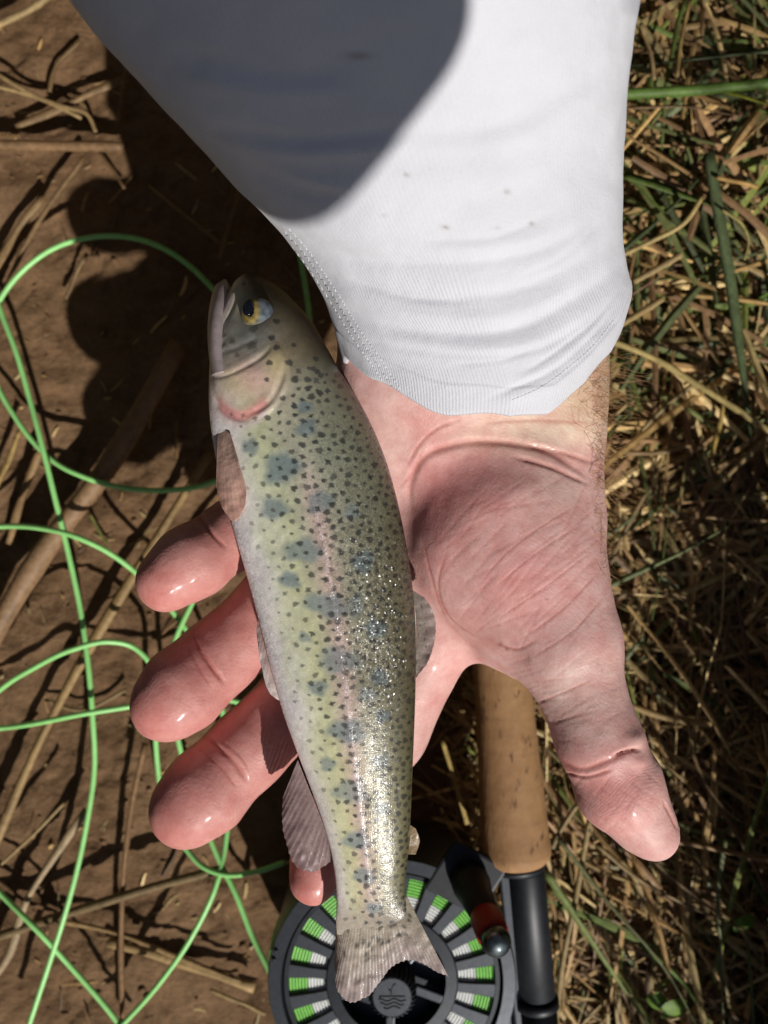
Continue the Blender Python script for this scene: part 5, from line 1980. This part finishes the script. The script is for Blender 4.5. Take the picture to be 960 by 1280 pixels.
# fins
def fin(name, root, outer, zr, zo, rays, c_root, c_tip, clear=0.25, nu=70, nv=140, ridge=0.00022, spots=False, rag=2.0, edge=None, seed=1, zbow=0.0):
    """root / outer: polylines in photo px; zr / zo heights (tuples are start,end along the root)"""
    R_ = catmull(np.array(root, float), nv); O_ = catmull(np.array(outer, float), nv)
    tv = np.linspace(0, 1, nv); tu = np.linspace(0, 1, nu)
    rg = np.random.default_rng(seed)
    ragn = vnoise(np.stack([tv * rays * 0.7, tv * 0, tv * 0 + seed], 1), 5) * 0.6 + np.abs(np.sin(tv * rays * math.pi)) * 0.4
    dirs_ = O_ - R_
    ln = np.linalg.norm(dirs_, axis=1)[:, None] + 1e-6
    O_ = O_ - dirs_ / ln * (ragn[:, None] * rag)
    U, Vv = np.meshgrid(tu, tv, indexing='ij')
    PX = R_[None] * (1 - U[..., None]) + O_[None] * U[..., None]
    zr_ = np.interp(Vv, [0, 1], zr); zo_ = np.interp(Vv, [0, 1], zo)
    Z_ = zr_ * (1 - U) + zo_ * U + zbow * np.sin(U * math.pi)
    ray = np.abs(np.sin(Vv * rays * math.pi))
    Z0 = Z_ + ridge * (1 - ray) * 0.12 + (fbm(np.stack([PX[..., 0].ravel() / 16, PX[..., 1].ravel() / 16, Z_.ravel() * 0], 1), 2, 8).reshape(U.shape) - 0.5) * 0.0016 * U
    d_ = H - Z0
    Vt = np.stack([(PX[..., 0] - 480) / F * d_, (640 - PX[..., 1]) / F * d_, Z0], 2)
    tk = 0.00045 * (1 - 0.7 * U)
    Vb = Vt.copy(); Vb[..., 2] -= tk
    V = np.concatenate([Vt.reshape(-1, 3), Vb.reshape(-1, 3)])
    i_, j_ = np.meshgrid(np.arange(nu - 1), np.arange(nv - 1), indexing='ij')
    a = (i_ * nv + j_).ravel()
    top_ = np.stack([a, a + nv, a + nv + 1, a + 1], 1)
    bot_ = top_[:, ::-1] + nu * nv
    rim = np.concatenate([np.arange(nv - 1), np.arange(nu - 1) * nv + nv - 1, (nu - 1) * nv + np.arange(nv - 1, 0, -1), np.arange(nu - 1, 0, -1) * nv])
    nxt = np.roll(rim, -1)
    side_ = np.stack([rim, nxt, nxt + nu * nv, rim + nu * nv], 1)
    me = new_mesh(name, V, np.vstack([top_, bot_, side_]))
    cr_, ct_ = np.array(c_root), np.array(c_tip)
    C = cr_ * (1 - U[..., None]) + ct_ * U[..., None]
    C = C * (1.04 - 0.09 * ray[..., None])
    C *= (0.8 + 0.4 * fbm(np.stack([PX[..., 0].ravel() / 9, PX[..., 1].ravel() / 9, Z_.ravel() * 0], 1), 3, seed + 3).reshape(U.shape))[..., None]
    if spots:
        for k in range(spots):
            u0, v0 = rg.uniform(0, 0.6), rg.uniform(0.05, 0.95)
            m = np.exp(-(((U - u0) / 0.035) ** 2 + ((Vv - v0) / 0.022) ** 2) ** 1.5)
            C = C * (1 - 0.75 * m[..., None]) + np.array([0.05, 0.05, 0.04]) * 0.75 * m[..., None]
    if edge is not None:
        ecol, e0 = edge
        m = sstep(1 - e0, 1, Vv if e0 < 0.5 else U) * 0.8
        C = C * (1 - m[..., None]) + np.array(ecol) * m[..., None]
    CF = np.concatenate([C.reshape(-1, 3)] * 2)
    set_color(me, CF)
    cl_ = (clear * ray * (0.25 + 0.75 * U)).ravel()
    set_float(me, np.concatenate([cl_, cl_]), 'clear')
    return add(name, me, M_FIN, trout)


def both(*a):
    return a


# tail: root across the peduncle, forked outer edge, upper lobe folded over to the right
fin('tail_fin', [(421, 1122), (440, 1130), (466, 1134), (490, 1130), (508, 1120)],
    [(419, 1180), (418, 1215), (422, 1240), (440, 1255), (458, 1248), (476, 1228), (494, 1208), (512, 1202), (530, 1206), (546, 1216), (561, 1222)],
    (.1268, .1268), (.1200, .1280), 34, (0.50, 0.44, 0.32), (0.40, 0.32, 0.31), 0.06, 90, 220, 0.00028, 46, 3.5, None, 2, 0.001)
# pectoral fin lying on the throat
fin('pectoral_fin', [(272, 540), (280, 536), (288, 542)], [(270, 610), (280, 640), (293, 653), (304, 640), (309, 612)],
    (.1392, .1425), (.1405, .1448), 11, (0.55, 0.38, 0.31), (0.52, 0.30, 0.24), 0.03, 60, 90, 0.00025, False, 2.0, ((0.55, 0.45, 0.42), 0.08), 3, 0.0012)
# pelvic fin
fin('pelvic_fin', [(324, 768), (334, 800), (347, 838)], [(320, 790), (327, 836), (338, 868), (355, 881)],
    (.1330, .1340), (.1310, .1330), 9, (0.60, 0.40, 0.36), (0.62, 0.40, 0.36), 0.1, 40, 70, 0.00022, False, 1.5, ((0.8, 0.74, 0.72), 0.75), 4)
# anal fin
fin('anal_fin', [(372, 950), (386, 985), (400, 1020), (413, 1060)], [(353, 998), (352, 1030), (358, 1062), (368, 1084), (388, 1092), (416, 1078)],
    (.1310, .1290), (.1270, .1250), 14, (0.34, 0.24, 0.235), (0.24, 0.16, 0.16), 0.3, 60, 120, 0.00028, False, 4.0, None, 5)
# dorsal fin folded along the back
fin('dorsal_fin', [(516, 738), (520, 775), (520, 815), (519, 848)], [(532, 748), (543, 766), (545, 800), (538, 824), (522, 846)],
    (.1340, .1335), (.1345, .1335), 12, (0.26, 0.22, 0.18), (0.34, 0.25, 0.23), 0.1, 40, 110, 0.0003, 14, 2.0, None, 6)
fin('adipose_fin', [(511, 1030), (512, 1048), (510, 1068)], [(520, 1036), (525, 1050), (520, 1068)],
    (.1300, .1290), (.1300, .1290), 4, (0.24, 0.17, 0.08), (0.26, 0.17, 0.08), 0.05, 20, 40, 0.0001, False, 0.5, None, 7)
# fins of the side lying on the hand
fin('pectoral_fin', [(276, 545), (284, 541), (292, 547)], [(274, 605), (286, 630), (298, 636), (306, 615)],
    (.1262, .1255), (.1250, .1245), 11, (0.45, 0.32, 0.25), (0.40, 0.23, 0.17), 0.05, 30, 50, 0.0002, False, 2.0, None, 8)

# ------------------------------------------------------------------ the phone that takes the picture; it shades the sleeve
phone = empty('smartphone', (0.05, -0.09, 0.372), 'dark smartphone held above the arm, its rounded shadow on the sleeve', 'phone')
mb = MB()
phc = np.array([0.0185, -0.1185, 0.3745])
bmm = bmesh.new()
bmesh.ops.create_cube(bmm, size=1)
for v in bmm.verts:
    v.co = Vector((v.co.x * 0.165, v.co.y * 0.109, v.co.z * 0.008))
vert_e = [e for e in bmm.edges if abs(e.verts[0].co.z - e.verts[1].co.z) > 0.004]
bmesh.ops.bevel(bmm, geom=vert_e, offset=0.034, segments=20, affect='EDGES', profile=0.5)
flat_e = [e for e in bmm.edges if abs(e.verts[0].co.z - e.verts[1].co.z) < 1e-5]
bmesh.ops.bevel(bmm, geom=[e for e in flat_e if e.calc_face_angle(0) > 1.0], offset=0.0015, segments=3, affect='EDGES', profile=0.5)
bmesh.ops.rotate(bmm, verts=bmm.verts, cent=(0, 0, 0), matrix=__import__('mathutils').Matrix.Rotation(math.radians(-16.9), 3, 'Z'))
bmm.verts.index_update()
mb.put([np.array(v.co) + phc for v in bmm.verts], [[v.index for v in f.verts] for f in bmm.faces])
bmm.free()
add('phone_body', mb.mesh('phone_body'), M_PHONE, phone)
mb = MB()
V, Fc = lathe([(0, -0.0052), (0.006, -0.0052), (0.007, -0.0045), (0.007, -0.0035), (0, -0.0035)], phc + np.array([-0.018, 0.040, 0]), (0, 0, 1), 32)
mb.put(V, Fc)
add('camera_lens', mb.mesh('camera_lens'), M_GLASS, phone)
